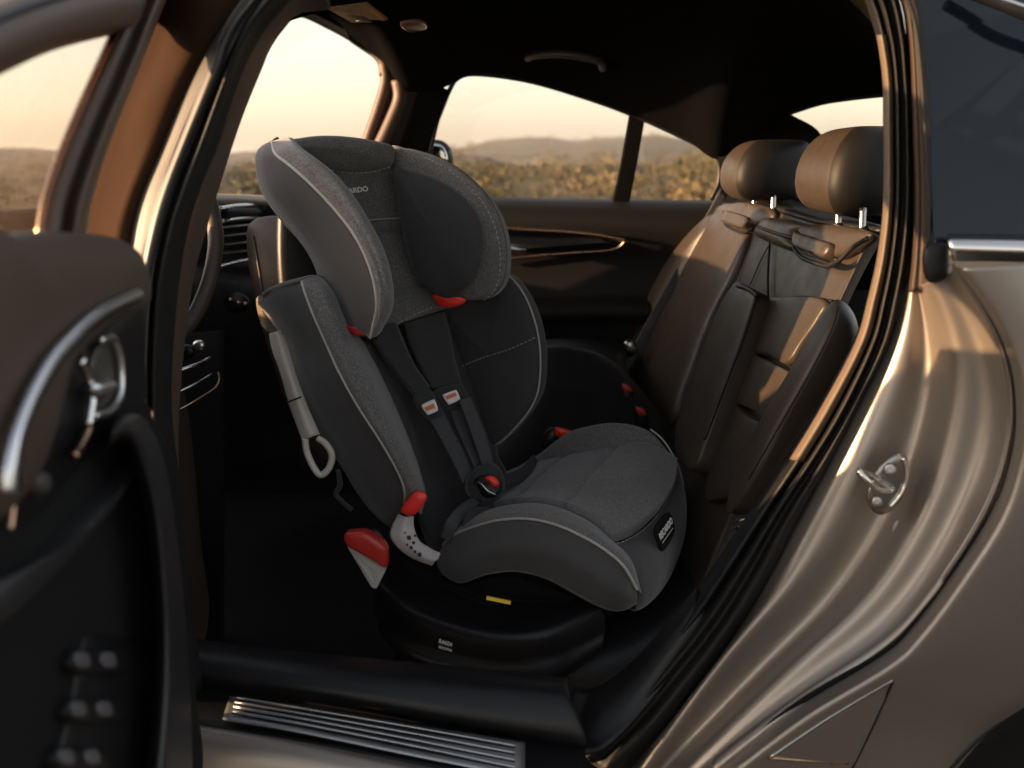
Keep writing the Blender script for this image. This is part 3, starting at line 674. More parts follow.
tube('handle_bezel', dpl([(100, 340), (112, 338), (118, 350), (121, 368), (121, 388), (117, 402), (108, 412), (94, 416)], .02), .0032, M['satin'], dpanel, n=60, s=12)
hd = tube('door_handle', dpl([(80, 360), (86, 370), (90, 382), (92, 396), (90, 412), (88, 425)], .022), .0038, M['chrome'], dpanel, n=40, s=12)
pillow('handle_lever', dpl([(90, 384), (100, 381), (111, 382), (113, 387), (104, 395), (96, 400), (91, 394)], .024), dn, .008, .006, M['satin'], hd, N=30, K=6)
tube('bronze_inlay', dpl([(89, 424), (86, 436), (80, 448), (74, 456)], .02), .0034, M['bronze'], dpanel, n=20)
tube('bronze_inlay', dpl([(16, 470), (13, 500), (10, 530)], .02), .0026, M['bronze'], dpanel, n=20)
pd('bezel_cup', [(96, 345), (110, 342), (117, 360), (118, 388), (108, 408), (95, 412), (92, 390), (88, 370)], .004, M['vent'], lift=.012, hb=.004)
pd('lock_knob', [(20, 478), (28, 470), (36, 474), (38, 488), (30, 496), (22, 490)], .012, M['vent'], lift=.012, N=30)
# lower door: base skin, armrest, pull ring, switches
pd('lower_trim', [(134, 400), (146, 420), (160, 450), (172, 500), (180, 580), (186, 680), (190, 790), (60, 830), (-60, 830), (-60, 545), (10, 520), (60, 470), (100, 430)], .015, M['matte'], hb=.03, p=5, N=100)
pd('armrest_top', [(-60, 600), (-20, 575), (20, 545), (60, 505), (95, 470), (120, 440), (128, 448), (100, 490), (60, 535), (10, 590), (-60, 650)], .03, M['armtrim'], lift=.0, p=2.6)
pull = loft('pull_handle', [
    dpl([(112, 432), (128, 422), (142, 430), (156, 455), (166, 500), (174, 560), (180, 630), (184, 700), (186, 790)], .0),
    dpl([(116, 420), (128, 413), (146, 420), (161, 450), (172, 500), (180, 560), (186, 630), (190, 700), (192, 790)], .025),
    dpl([(112, 434), (124, 428), (137, 436), (149, 466), (159, 510), (166, 570), (170, 635), (170, 700), (164, 790)], .05),
    dpl([(108, 446), (118, 440), (128, 448), (138, 480), (147, 520), (153, 575), (156, 636), (154, 700), (146, 790)], .03),
    dpl([(112, 446), (122, 440), (132, 448), (144, 480), (152, 520), (160, 575), (163, 636), (160, 700), (150, 790)], .0)], M['armtrim'], dpanel, n=70, closed=True, caps=True, sub=5)
pd('switch_plate', [(58, 642), (72, 632), (128, 640), (140, 660), (144, 720), (138, 790), (40, 790), (48, 700)], .02, M['black'], p=6)
for (x, y) in ((96, 661), (92, 710), (80, 758)):
    s_ = pd('window_switch', [(x-26, y-8), (x-20, y-12), (x+20, y-10), (x+26, y-4), (x+24, y+10), (x-24, y+11)], .006, M['black'], lift=.020, N=40, p=4)
    for dx in (-14, 12):
        pillow('switch_mark', dpl([(x+dx-7, y-7), (x+dx+5, y-8), (x+dx+8, y+5), (x+dx-6, y+5)], .027), dn,   .0015, .001, M['mark'], s_, N=16, K=4)
# window frame front strip
def dl(pts, h=0): return dpl(pts, h)
wfr = loft('door_window_frame', [
    dl([(150, -30), (131, 0), (103, 63), (72, 134), (50, 194), (42, 240)], -.02),
    dl([(158, -30), (139, 0), (111, 63), (80, 134), (58, 194), (50, 240)], .012),
    dl([(164, -30), (146, 0), (118, 66), (88, 136), (66, 196), (58, 240)], -.0),
    dl([(176, -30), (158, 0), (130, 70), (101, 140), (82, 198), (74, 240)], .016),
    dl([(182, -30), (165, 0), (137, 70), (109, 140), (91, 198), (83, 240)], .008),
    dl([(184, -30), (167, 0), (139, 70), (111, 140), (93, 198), (85, 240)], -.03)], M['pillartrim'], dpanel, n=40, sub=5, thick=.006, off=1)
tube('glass_seal', dl([(147, -30), (129, 0), (101, 63), (70, 134), (48, 194), (40, 240)], -.005), .004, M['bronze'], dpanel, n=40)
loft('door_window_header', [
    dl([(-60, 85), (0, 56), (47, 37), (94, 26), (128, 20)], -.01),
    dl([(-60, 75), (0, 48), (47, 29), (94, 17), (130, 10)], .012),
    dl([(-60, 55), (0, 26), (47, 8), (94, -6), (140, -14)], .008),
    dl([(-60, 35), (0, 10), (47, -10), (94, -26), (150, -36)], -.02)], M['pillartrim'], dpanel, n=30, thick=.01, off=1)
tube('header_seal', dl([(-60, 50), (0, 20), (47, 2), (80, -6)], .016), .003, M['seal'], dpanel, n=20)
prism('door_window_glass', dl([(-70, 250), (-70, 60), (0, 50), (94, 20), (128, 16), (100, 66), (60, 160), (44, 245)], -.02), -dn*.004, M['doorglass'], dpanel, 0)

# ---- near side right: jamb, seals, quarter panel
R0 = [(835, -40), (862, -8), (877, 35), (883, 78), (884, 120), (884, 200), (878, 255), (868, 300), (855, 344), (821, 408), (790, 459), (758, 507), (722, 562), (688, 612), (648, 662), (608, 704), (570, 742)]
R0b = [(845, -40), (872, -8), (886, 35), (892, 78), (893, 120), (893, 200), (888, 255), (879, 300), (867, 344), (834, 410), (803, 462), (770, 511), (734, 567), (700, 618), (660, 668), (618, 711), (580, 750)]
R1 = [(856, -40), (884, -8), (896, 35), (901, 78), (903, 120), (903, 200), (898, 255), (890, 300), (878, 346), (848, 412), (815, 465), (782, 515), (748, 574), (716, 624), (678, 672), (636, 722), (592, 764)]
R2 = [(868, -40), (896, -8), (906, 35), (909, 78), (911, 120), (912, 200), (909, 255), (901, 300), (889, 346), (862, 398), (830, 463), (797, 523), (765, 588), (739, 630), (705, 678), (660, 735), (618, 780)]
lab(loft('door_seal', [rail(R0b, 1.17), rail([(a[0]*.5+b[0]*.5, a[1]*.5+b[1]*.5) for a, b in zip(R0b, R1)], 1.135), rail(R1, 1.15), rail([(a[0]*.5+b[0]*.5, a[1]*.5+b[1]*.5) for a, b in zip(R1, R2)], 1.13), rail(R2, 1.155), [p_+Vector((0, .03, 0)) for p_ in rail(R2, 1.155)], [p_+Vector((0, .03, 0)) for p_ in rail(R0b, 1.17)]], M['seal'], car, n=120, closed=True, caps=True, sub=4), 'rubber seal round the rear of the door opening')
lab(loft('opening_edge_trim', [[p_+Vector((.03, .09, 0)) for p_ in rail(R0, 1.2)], rail([(x-1, y) for x, y in R0], 1.19), rail([(a[0]*.4+b[0]*.6, a[1]*.4+b[1]*.6) for a, b in zip(R0, R0b)], 1.155), rail([(x+2, y) for x, y in R0b], 1.17)], M['ldark'], car, n=120, sub=4, thick=.004, off=1), 'edge trim around the opening')
loft('sunlit_edge_strip', [rail([(x-.5, y) for x, y in R0[2:11]], 1.162), rail([(a[0]*.5+b[0]*.5, a[1]*.5+b[1]*.5) for a, b in zip(R0[2:11], R0b[2:11])], 1.148), rail([(x+.5, y) for x, y in R0b[2:11]], 1.152)], M['seal_lit'], car, n=60, sub=4, thick=.003, off=1)  # lighter strip paints the sunlight along the edge of the opening
J = dict(
 a=[(906, 285), (897, 320), (880, 362), (857, 406), (826, 468), (795, 526), (763, 590), (737, 632), (708, 674), (664, 730), (625, 776)],
 a1=[(909, 285), (902, 322), (889, 364), (873, 406), (848, 462), (818, 522), (782, 578), (754, 614), (724, 652), (682, 708), (632, 776)],
 b=[(912, 285), (909, 325), (901, 365), (891, 405), (873, 452), (842, 520), (802, 570), (772, 600), (740, 632), (700, 686), (642, 776)],
 b1=[(915, 285), (915, 325), (909, 367), (899, 408), (882, 456), (853, 522), (812, 577), (782, 610), (748, 642), (706, 692), (646, 776)],
 c=[(919, 285), (928, 325), (930, 372), (922, 415), (905, 468), (878, 528), (838, 592), (804, 632), (768, 668), (716, 722), (656, 776)],
 c1=[(924, 284), (937, 318), (948, 368), (945, 408), (934, 462), (910, 518), (876, 572), (840, 614), (798, 650), (732, 714), (668, 776)],
 d=[(928, 283), (945, 315), (960, 365), (957, 405), (948, 460), (925, 515), (894, 568), (855, 610), (813, 643), (745, 705), (680, 776)],
 d1=[(934, 281), (953, 312), (969, 360), (968, 405), (959, 458), (937, 512), (905, 572), (868, 616), (825, 648), (752, 708), (684, 776)],
 e=[(945, 277), (967, 309), (984, 355), (988, 405), (980, 449), (958, 506), (924, 574), (886, 622), (848, 653), (766, 712), (692, 776)],
 e1=[(952, 272), (978, 306), (1000, 348), (1008, 398), (1004, 446), (984, 504), (948, 568), (904, 625), (870, 655), (784, 712), (702, 776)],
 f=[(958, 266), (985, 303), (1008, 345), (1019, 390), (1019, 445), (1000, 508), (960, 572), (915, 632), (881, 662), (800, 710), (715, 776)],
)
Yj = dict(a=1.15, a1=1.135, b=1.11, b1=1.108, c=1.145, c1=1.10, d=1.045, d1=1.052, e=1.068, e1=1.03, f=.992)
# the shape is a real stepped shut-face: merge the lips towards the sill
jr = []
for k in ('a', 'b', 'c', 'd', 'e', 'f'):
    jr.append([W(x, y, Yj[k]) for x, y in J[k]])
jr.append([p_+Vector((.006, .03, 0)) for p_ in jr[-1]])
jb = lab(loft('door_jamb', jr, M['paint'], car, n=150, sub=9, thick=.004, off=1, sl=120, sx=34), 'painted door jamb around the wheel arch')
# small round plug and pressed dimple
pillow('jamb_plug', [W(900+8*math.cos(k*math.pi/5), 532+13*math.sin(k*math.pi/5), 1.10) for k in range(10)], Vector((-.5, -1, .2)), .003, .004, M['paint'], jb, N=30, K=5)
# upper pillar behind the seal: frames beside the dark glass
U1 = [(868, -40), (896, -8), (906, 35), (910, 120), (912, 200), (909, 255), (905, 292)]
U2 = [(878, -40), (902, -8), (911, 35), (915, 120), (917, 200), (915, 255), (911, 292)]
U3 = [(884, -40), (906, -8), (915, 35), (921, 120), (924, 200), (923, 250), (921, 290)]
U4 = [(890, -40), (910, -8), (920, 35), (928, 120), (932, 200), (932, 250), (930, 288)]
lab(loft('quarter_pillar', [rail(U1, 1.155), rail(U2, 1.12), rail(U3, 1.115), rail(U4, 1.075), [p_+Vector((.01, .03, 0)) for p_ in rail(U4, 1.075)]], M['qpost'], car, n=50, sub=5, thick=.004, off=1), 'dark brown pillar beside the quarter glass')
tube('pillar_bead', rail([(889, -30), (908, 0), (918, 40), (925, 120), (929, 200), (929, 248)], 1.065), .0025, M['seal'], car, n=40)
qg = prism('quarter_glass', [W(906, -20, 1.10), W(922, 40, 1.095), (W(930, 130, 1.08)), W(934, 246, 1.055), W(1100, 240, 1.055), W(1120, -20, 1.12)], Vector((0, .005, 0)), M['privacy'], car, 0)
lab(qg, 'dark tinted quarter window')
tube('roof_trim', [W(968, -8, 1.08), W(1000, 4, 1.075), W(1030, 16, 1.07), W(1080, 34, 1.07)], .006, M['black'], car, n=20)
tube('roof_trim', [W(975, -10, 1.075), W(1010, 2, 1.07), W(1080, 26, 1.065)], .0025, M['chrome'], car, n=20)
# chrome belt strip
loft('chrome_belt', [WL([(946, 239, 1.045), (1000, 240, 1.04), (1100, 243, 1.04)]), WL([(948, 246, 1.025), (1000, 247, 1.022), (1100, 250, 1.02)]), WL([(952, 258, 1.03), (1000, 259, 1.025), (1100, 262, 1.025)])], M['chrome'], car, n=20, sub=6, thick=.006, off=1)
pillow('corner_cover', [W(x, y, 1.05) for x, y in [(926, 246), (946, 243), (949, 256), (946, 278), (928, 282), (922, 262)]], Vector((-.3, -1, 0)), .010, .02, M['seal'], car, N=30, K=6)
# outer quarter panel
E = [(964, 266), (991, 303), (1014, 345), (1025.5, 390), (1025, 447), (1006, 513), (967, 577), (922, 637), (888, 668), (806, 718), (724, 780)]
G = [(1120, 262), (1130, 303), (1150, 345), (1160, 390), (1160, 447), (1160, 513), (1150, 577), (1100, 640), (1032, 697), (982, 733), (940, 780)]
dz_ = [0, 0, 0, .002, .005, .01, .015, .02, .025, .03, .03]
Er = [W(x, y, .992) for x, y in E]
E1 = [W(x+5, y+1, .984) for x, y in E]
Mi = [W((a[0]*.62+b[0]*.38), (a[1]*.62+b[1]*.38), .985+1.5*d_) for a, b, d_ in zip(E, G, dz_)]
Gr = [W(x, y, 1.01+3.5*d_) for (x, y), d_ in zip(G, dz_)]
qp = lab(loft('quarter_panel', [[p_+Vector((.0, .03, 0)) for p_ in Er], Er, E1, Mi, Gr, [p_+Vector((.01, .05, 0)) for p_ in Gr]], M['paint'], car, n=100, sub=6, thick=.003, off=1), 'outer rear quarter panel')
QB = bvh(qp)
def qh(x, y, off=.002):
    d = ray(x, y).normalized(); r = QB.ray_cast(CL, d)
    return (r[0] if r[0] is not None else W(x, y, 1.08))-d*off
# black gap behind
loft('panel_gap', [[p_+Vector((.004, .02, 0)) for p_ in jr[-2]], [p_+Vector((-.004, .02, 0)) for p_ in Er]], M['matte'], qp, n=60, smoothx=False, thick=.002)
# wheel arch lip and liner
tube('arch_lip', [W(x, y, 1.112) for x, y in [(925, 800), (948, 768), (985, 731), (1034, 696), (1100, 655)]], .005, M['seal'], qp, n=40)
tube('arch_crease', [qh(947, 733), qh(975, 712), qh(1000, 694), qh(1040, 666)], .0016, M['matte'], qp, n=30)
loft('wheel_arch_liner', [WL([(925, 800, 1.125), (982, 738, 1.125), (1034, 700, 1.12), (1100, 660, 1.12)]), WL([(925, 820, 1.2), (982, 780, 1.2), (1034, 760, 1.2), (1100, 740, 1.2)]), WL([(925, 1000, 1.2), (982, 1000, 1.2), (1034, 1000, 1.2), (1100, 1000, 1.2)])], M['matte'], car, n=20)
# sill end cap (triangle) with fine gaps
tri = prism('sill_end_panel', [qh(773, 757, .006), qh(890, 682, .004), qh(892, 685, .004), qh(850, 775, .006), qh(776, 775, .006)], Vector((0, .02, 0)), M['paint'], car, .002)
tube('panel_edge', [qh(769, 758, .007), qh(830, 717, .006), qh(892, 680, .005)], .0022, M['steel'], tri, n=20)
tube('panel_edge', [qh(769, 758, .008), qh(810, 761, .008), qh(848, 763, .008)], .0018, M['bronze'], tri, n=12)
tube('panel_edge_gap', [qh(892, 681, .005), qh(872, 726, .005), qh(848, 775, .006)], .0024, M['matte'], tri, n=12)
# striker
sk = pillow('striker', [W(x, y, 1.075) for x, y in [(893, 455), (902, 453), (908, 462), (909, 478), (903, 496), (892, 510), (880, 515), (870, 508), (866, 496), (872, 480), (880, 466)]], Vector((-.35, -1, .15)), .006, .016, M['steel'], car, N=60, K=6, p=5)
lab(sk, 'steel door striker on the jamb')
def bolt(x, y, Y, r):
    bm = bmesh.new(); c = W(x, y, Y); n = Vector((-.35, -1, .15)).normalized(); u = n.orthogonal().normalized(); w = n.cross(u)
    prevr = None
    for rr, h in ((r, 0), (r, .004), (r*.85, .0055), (r*.55, .0058), (r*.5, .003), (.0001, .003)):
        cur = [bm.verts.new(c+n*h+(u*math.cos(k*math.pi/10)+w*math.sin(k*math.pi/10))*rr) for k in range(20)]
        if prevr:
            for k in range(20): bm.faces.new((prevr[k], prevr[(k+1) % 20], cur[(k+1) % 20], cur[k]))
        prevr = cur
    return link('bolt', bm, M['steel'], sk, angle=30)
bolt(890, 469, 1.067, .0068); bolt(877, 501, 1.067, .006)
tube('striker_loop', [W(893, 489, 1.068), W(886, 491, 1.045), W(877, 489, 1.035), W(868, 481, 1.03), W(859, 471, 1.035), W(866, 473, 1.05), W(880, 480, 1.07)], .0034, M['chrome'], sk, n=50, s=12)
tube('striker_rim', [W(x, y, 1.068) for x, y in [(903, 458), (907, 468), (906, 482), (900, 495), (890, 507)]], .0022, M['chrome'], sk, n=30)

# ---- sill with scuff plate
S_ = dict(
 a=[(150, 800, 1.0), (300, 830, .985), (450, 860, .97), (640, 900, .96)],
 b=[(150, 733, 1.02), (300, 758, 1.005), (450, 788, .99), (640, 826, .975)],
 c=[(150, 724, 1.03), (300, 748, 1.015), (450, 778, 1.0), (640, 815, .985)],
)
loft('sill_paint', [WL(S_['a']), WL(S_['b']), WL([(150, 728, 1.035), (300, 753, 1.02), (450, 783, 1.005), (640, 820, .99)])], M['paint'], car, n=20, sub=5, thick=.01, off=1)
loft('sill_outer_paint', [WL([(150, 733, 1.02), (300, 757, 1.005), (450, 787, .99), (640, 826, .975)]), WL([(150, 722, 1.045), (300, 745, 1.03), (450, 775, 1.015), (640, 812, 1.0)])], M['bronze'], car, n=20, sub=2, thick=.004, off=1)
sill = lab(loft('sill_trim', [
    WL([(150, 724, 1.04), (300, 747, 1.025), (450, 777, 1.01), (585, 800, 1.0)]),
    WL([(150, 716, 1.05), (300, 739, 1.035), (450, 768, 1.02), (585, 792, 1.01)]),
    WL([(150, 686, 1.11), (300, 706, 1.10), (450, 732, 1.09), (585, 752, 1.08)]),
    WL([(150, 680, 1.115), (300, 699, 1.105), (450, 724, 1.095), (585, 744, 1.085)]),
    WL([(150, 668, 1.10), (300, 686, 1.09), (450, 712, 1.08), (585, 734, 1.07)]),
    WL([(150, 648, 1.13), (272, 664, 1.12), (450, 682, 1.11), (568, 694, 1.10)]),
    WL([(150, 640, 1.20), (272, 655, 1.19), (450, 672, 1.18), (568, 684, 1.17)]),
    WL([(150, 690, 1.22), (272, 700, 1.21), (450, 710, 1.20), (568, 720, 1.19)])], M['black'], car, n=40, sub=5, thick=.006, off=1), 'black door sill moulding')
pl0 = [(230, 700, 1.078), (300, 710, 1.07), (410, 728, 1.062), (525, 746, 1.055)]
pl1 = [(223, 723, 1.034), (300, 736, 1.026), (410, 759, 1.018), (525, 782, 1.01)]
def zlift(L, z): return [p_+Vector((0, 0, z)) for p_ in L]
plate = lab(loft('scuff_plate', [zlift(WL(pl0), .004), zlift([W(a[0]*.5+b[0]*.5, a[1]*.5+b[1]*.5, a[2]*.5+b[2]*.5) for a, b in zip(pl0, pl1)], .0055), zlift(WL(pl1), .004)], M['plate'], car, n=30, thick=.003, off=0), 'brushed metal scuff plate on the sill')
for t in (.16, .36, .56, .76):
    q = [W(a[0]*(1-t)+b[0]*t+(8 if i == 0 else (-10 if i == 3 else 0)), a[1]*(1-t)+b[1]*t, a[2]*(1-t)+b[2]*t)+Vector((0, 0, .0088)) for i, (a, b) in enumerate(zip(pl0, pl1))]
    tube('plate_rib', zlift(q, -.0006), .0008, M['satin'], plate, n=24)
    tube('plate_groove', zlift([p_+Vector((0, -.003, 0)) for p_ in q], -.0018), .0010, M['matte'], plate, n=24)
# corner where sill meets the seal
loft('sill_corner_trim', [
    WL([(572, 690, 1.19), (600, 690, 1.2), (640, 660, 1.2), (700, 590, 1.2)]),
    WL([(566, 735, 1.12), (590, 728, 1.13), (640, 684, 1.15), (700, 606, 1.17)]),
    WL([(585, 756, 1.08), (610, 746, 1.10), (652, 700, 1.14), (712, 616, 1.165)])], M['black'], car, n=30, thick=.006, off=1)

# ================================================================ CHILD SEAT
cs = thing('child_car_seat', 'grey fabric child car seat with side wings and harness on the rear bench', 'car seat', W(490, 670, 1.5))
fwd = Vector((.80, -.55, .12)).normalized()      # the way the seat faces
# ---- shell behind everything
pillow('back_shell', WL([(285, 180, 1.68), (330, 150, 1.74), (400, 160, 1.84), (470, 200, 1.88), (490, 280, 1.9), (500, 350, 1.9), (490, 420, 1.86), (460, 500, 1.8), (420, 540, 1.68), (380, 500, 1.64), (330, 420, 1.66), (285, 310, 1.66)]), -fwd, .05, .02, M['black'], cs, N=80)
# ---- centre back pad
def dseam(pts, w=.03, d=.006):
    def f(u, v, p_):
        s = 0
        for c in pts: s += math.exp(-((u-c)/w)**2)
        return -fwd*d*s
    return f
loft('back_pad', [
    WL([(340, 285, 1.60), (362, 335, 1.60), (385, 385, 1.60), (405, 440, 1.59), (420, 490, 1.585), (428, 520, 1.58), (440, 560, 1.56)]),
    WL([(370, 288, 1.68), (390, 335, 1.69), (412, 385, 1.69), (432, 440, 1.68), (448, 490, 1.66), (458, 515, 1.65), (468, 550, 1.6)]),
    WL([(410, 290, 1.735), (425, 335, 1.735), (445, 385, 1.73), (465, 440, 1.72), (482, 485, 1.70), (490, 505, 1.69), (500, 530, 1.66)]),
    WL([(440, 285, 1.79), (456, 335, 1.79), (474, 385, 1.78), (492, 432, 1.77), (506, 470, 1.76), (515, 488, 1.75), (525, 510, 1.72)])],
    M['velour'], cs, n=90, sub=8, disp=dseam([.27, .60]), thick=.02, off=1)
# ---- far body wing
fw_out = [(436, 300, 1.79), (462, 284, 1.77), (490, 274, 1.75), (508, 274, 1.735), (521, 289, 1.73), (531, 309, 1.725), (538, 334, 1.72), (540.5, 360, 1.72), (538.5, 388, 1.72), (531, 407, 1.725), (518, 424, 1.74), (502, 440, 1.76), (490, 446, 1.78), (480, 410, 1.79), (465, 360, 1.795), (450, 325, 1.80)]
Pw = WL(fw_out)
fwing = lab(pillow('side_wing', Pw, Vector((-.45, -.85, .1)), .022, .06, M['velour'], cs, N=120, p=3.4, K=16), 'far side wing with light piping')
rimc = [p_+Vector((.0, -.006, 0)) for p_ in WL(fw_out[3:13])]
tube('piping', rimc, .0019, M['piping'], fwing, n=100)
stitches('stitching', [W(462, 366, 1.757), W(485, 357, 1.737), W(510, 349, 1.715), W(536, 337, 1.708)], M['thread'], fwing, r=.0009)
# ---- near body wing
nA = [(262, 297, 1.55), (258, 304, 1.57), (270, 322, 1.58), (286, 348, 1.58), (299, 390, 1.57), (321, 434, 1.56), (340, 465, 1.55), (359, 496, 1.54), (377, 518, 1.53), (393, 530, 1.52)]
nAm = [(274, 289, 1.50), (276, 302, 1.50), (284, 322, 1.50), (300, 350, 1.50), (315, 390, 1.49), (338, 430, 1.485), (356, 462, 1.48), (374, 492, 1.48), (388, 512, 1.48), (397, 525, 1.49)]
nB = [(303, 281, 1.445), (306, 292, 1.435), (315, 316, 1.43), (328, 345, 1.43), (340, 372, 1.425), (359, 406, 1.425), (381, 440, 1.425), (397, 468, 1.43), (405, 488, 1.44), (405, 506, 1.46)]
nBi = [(308, 279, 1.44), (313, 292, 1.428), (323, 316, 1.422), (336, 345, 1.422), (350, 373, 1.42), (368, 407, 1.42), (388, 440, 1.42), (403, 468, 1.425), (411, 488, 1.436), (409, 506, 1.46)]
nC = [(318, 278, 1.47), (330, 292, 1.45), (340, 316, 1.445), (352, 342, 1.445), (367, 373, 1.445), (382, 407, 1.445), (400, 442, 1.445), (412, 470, 1.45), (418, 490, 1.46), (414, 508, 1.47)]
nD = [(330, 282, 1.60), (342, 300, 1.61), (352, 320, 1.61), (364, 345, 1.61), (380, 376, 1.61), (396, 410, 1.61), (410, 445, 1.60), (420, 475, 1.59), (424, 495, 1.58), (420, 515, 1.56)]
nE = [(290, 300, 1.62), (285, 310, 1.64), (292, 330, 1.65), (305, 355, 1.65), (320, 390, 1.64), (340, 430, 1.63), (358, 462, 1.62), (375, 490, 1.6), (388, 512, 1.58), (400, 525, 1.56)]
nwing = lab(loft('side_wing', [WL(nA), WL(nAm), WL(nB)], M['knit'], cs, n=110, sub=9, thick=.003, off=1), 'near side wing, dark outer panel')
tube('piping', [p_+Vector((-.001, -.003, 0)) for p_ in WL(nB)], .0022, M['piping'], nwing, n=140)
loft('wing_band', [WL(nB), WL(nBi), WL(nC), WL(nD)], M['heather'], nwing, n=110, sub=7, thick=.003, off=1)
loft('wing_rear', [WL(nD), WL(nE), WL(nA)], M['black'], nwing, n=60, sub=4)
pillow('wing_end', WL([nA[0], nAm[0], nB[0], nC[0], nD[0], nE[0]]), Vector((0, -.3, 1)), .012, .01, M['knit'], nwing, N=48, K=6)
# ---- head support: top roll and centre
hs = lab(loft('head_support', [
    WL([(285, 158, 1.56), (310, 186, 1.60), (335, 225, 1.62), (352, 265, 1.62), (362, 300, 1.61), (368, 335, 1.60)]),
    WL([(320, 152, 1.61), (340, 182, 1.645), (360, 222, 1.66), (377, 262, 1.67), (386, 295, 1.66), (392, 326, 1.645)]),
    WL([(356, 150, 1.645), (370, 180, 1.67), (383, 220, 1.685), (398, 258, 1.69), (410, 290, 1.685), (418, 316, 1.67)]),
    WL([(396, 152, 1.67), (402, 180, 1.69), (408, 220, 1.705), (418, 256, 1.71), (434, 286, 1.71), (450, 304, 1.70)])],
    M['heather'], cs, n=110, sub=8, disp=dseam([.13, .47, .80], .018, .007), thick=.02, off=1), 'centre pad of the head support')
roll = [(279, 150, 1.52), (286, 142, 1.53), (302, 138, 1.555), (322, 136.5, 1.585), (346, 137.5, 1.615), (370, 141, 1.64), (392, 147, 1.66), (394, 156, 1.665), (391, 166, 1.67), (374, 170, 1.66), (359, 171.5, 1.65), (342, 170.5, 1.63), (324, 167.5, 1.61), (308, 160, 1.58), (292, 154, 1.55)]
pillow('top_roll', WL(roll), fwd+Vector((-.3, -.4, .2)), .022, .05, M['heather'], hs, N=96, p=2.4)
stitches('stitching', [W(322, 168, 1.60), W(340, 172, 1.615), W(359, 173, 1.63), W(376, 171, 1.645), W(391, 167, 1.65)], M['thread'], hs, r=.0008)
tube('seam', [W(366, 220.5, 1.662), W(384, 219, 1.68), W(403, 218, 1.695)], .0012, M['piping'], hs, n=30)
stitches('stitching', [W(384, 329, 1.64), W(402, 321, 1.655), W(418, 313, 1.665), W(436, 306, 1.68)], M['thread'], hs, r=.0008)
tx = W(334.5, 195.3, 1.60); txe = W(371, 190.5, 1.625)
text('brand_lettering', 'ECOARDO', tx, txe-tx, Vector((.25, -1, .12)), .0112, M['lightprint'], hs, xs=1.02)
# ---- near head wing (outer panel, piping, band)
hA = [(279, 138.5, 1.56), (260, 150, 1.56), (257.5, 168, 1.57), (262, 188, 1.58), (275, 210, 1.58), (293, 230, 1.57), (312, 257, 1.55), (325, 290, 1.53), (336, 313, 1.50), (346, 325, 1.47), (362, 331, 1.45)]
hAm = [(276, 139.5, 1.545), (265, 152, 1.51), (268, 170, 1.50), (278, 192, 1.485), (294, 214, 1.475), (313, 240, 1.465), (332, 268, 1.45), (346, 294, 1.44), (353, 313, 1.435), (360, 325, 1.43), (367, 334, 1.43)]
hB = [(273, 143, 1.53), (277, 154, 1.47), (292, 166, 1.445), (309, 181, 1.43), (325, 197, 1.42), (340, 214, 1.41), (355, 234, 1.40), (367, 257, 1.395), (375, 282, 1.395), (377.5, 308, 1.40), (371, 338, 1.42)]
hBi = [(280, 141, 1.53), (284, 151, 1.468), (299, 162, 1.44), (316, 177, 1.424), (332, 193, 1.413), (347, 211, 1.403), (361, 231, 1.394), (373, 255, 1.39), (381, 281, 1.39), (383, 308, 1.395), (375, 335, 1.42)]
hC = [(291, 139.5, 1.54), (298, 148, 1.485), (312, 158, 1.46), (328, 170, 1.445), (342, 184, 1.435), (357, 204, 1.425), (370, 226, 1.42), (382, 250, 1.415), (390, 278, 1.415), (391, 306, 1.42), (380, 330, 1.44)]
hD = [(300, 150, 1.58), (312, 160, 1.59), (325, 172, 1.60), (338, 188, 1.61), (350, 205, 1.62), (362, 225, 1.62), (372, 245, 1.62), (382, 268, 1.61), (388, 290, 1.60), (388, 312, 1.58), (376, 330, 1.50)]
hwn = lab(loft('head_wing', [WL(hA), WL(hAm), WL(hB)], M['knit'], cs, n=120, sub=9, thick=.003, off=1), 'near head wing with light piping')
tube('piping', [p_+Vector((-.001, -.003, 0)) for p_ in WL(hB)], .0023, M['piping'], hwn, n=150)
loft('wing_band', [WL(hB), WL(hBi), WL(hC), WL(hD)], M['heather'], hwn, n=120, sub=7, thick=.003, off=1)
stitches('stitching', [p_+Vector((0, -.0035, .001)) for p_ in WL([(a[0]*.75+b[0]*.25, a[1]*.75+b[1]*.25, a[2]*.9+b[2]*.1-.006) for a, b in zip(hC, hBi)][3:])], M['thread'], hwn, r=.0006)
loft('wing_rear', [WL(hD), [W(x+15, y+15, 1.66) for x, y, z in hA], WL(hA)], M['black'], hwn, n=60, sub=4)
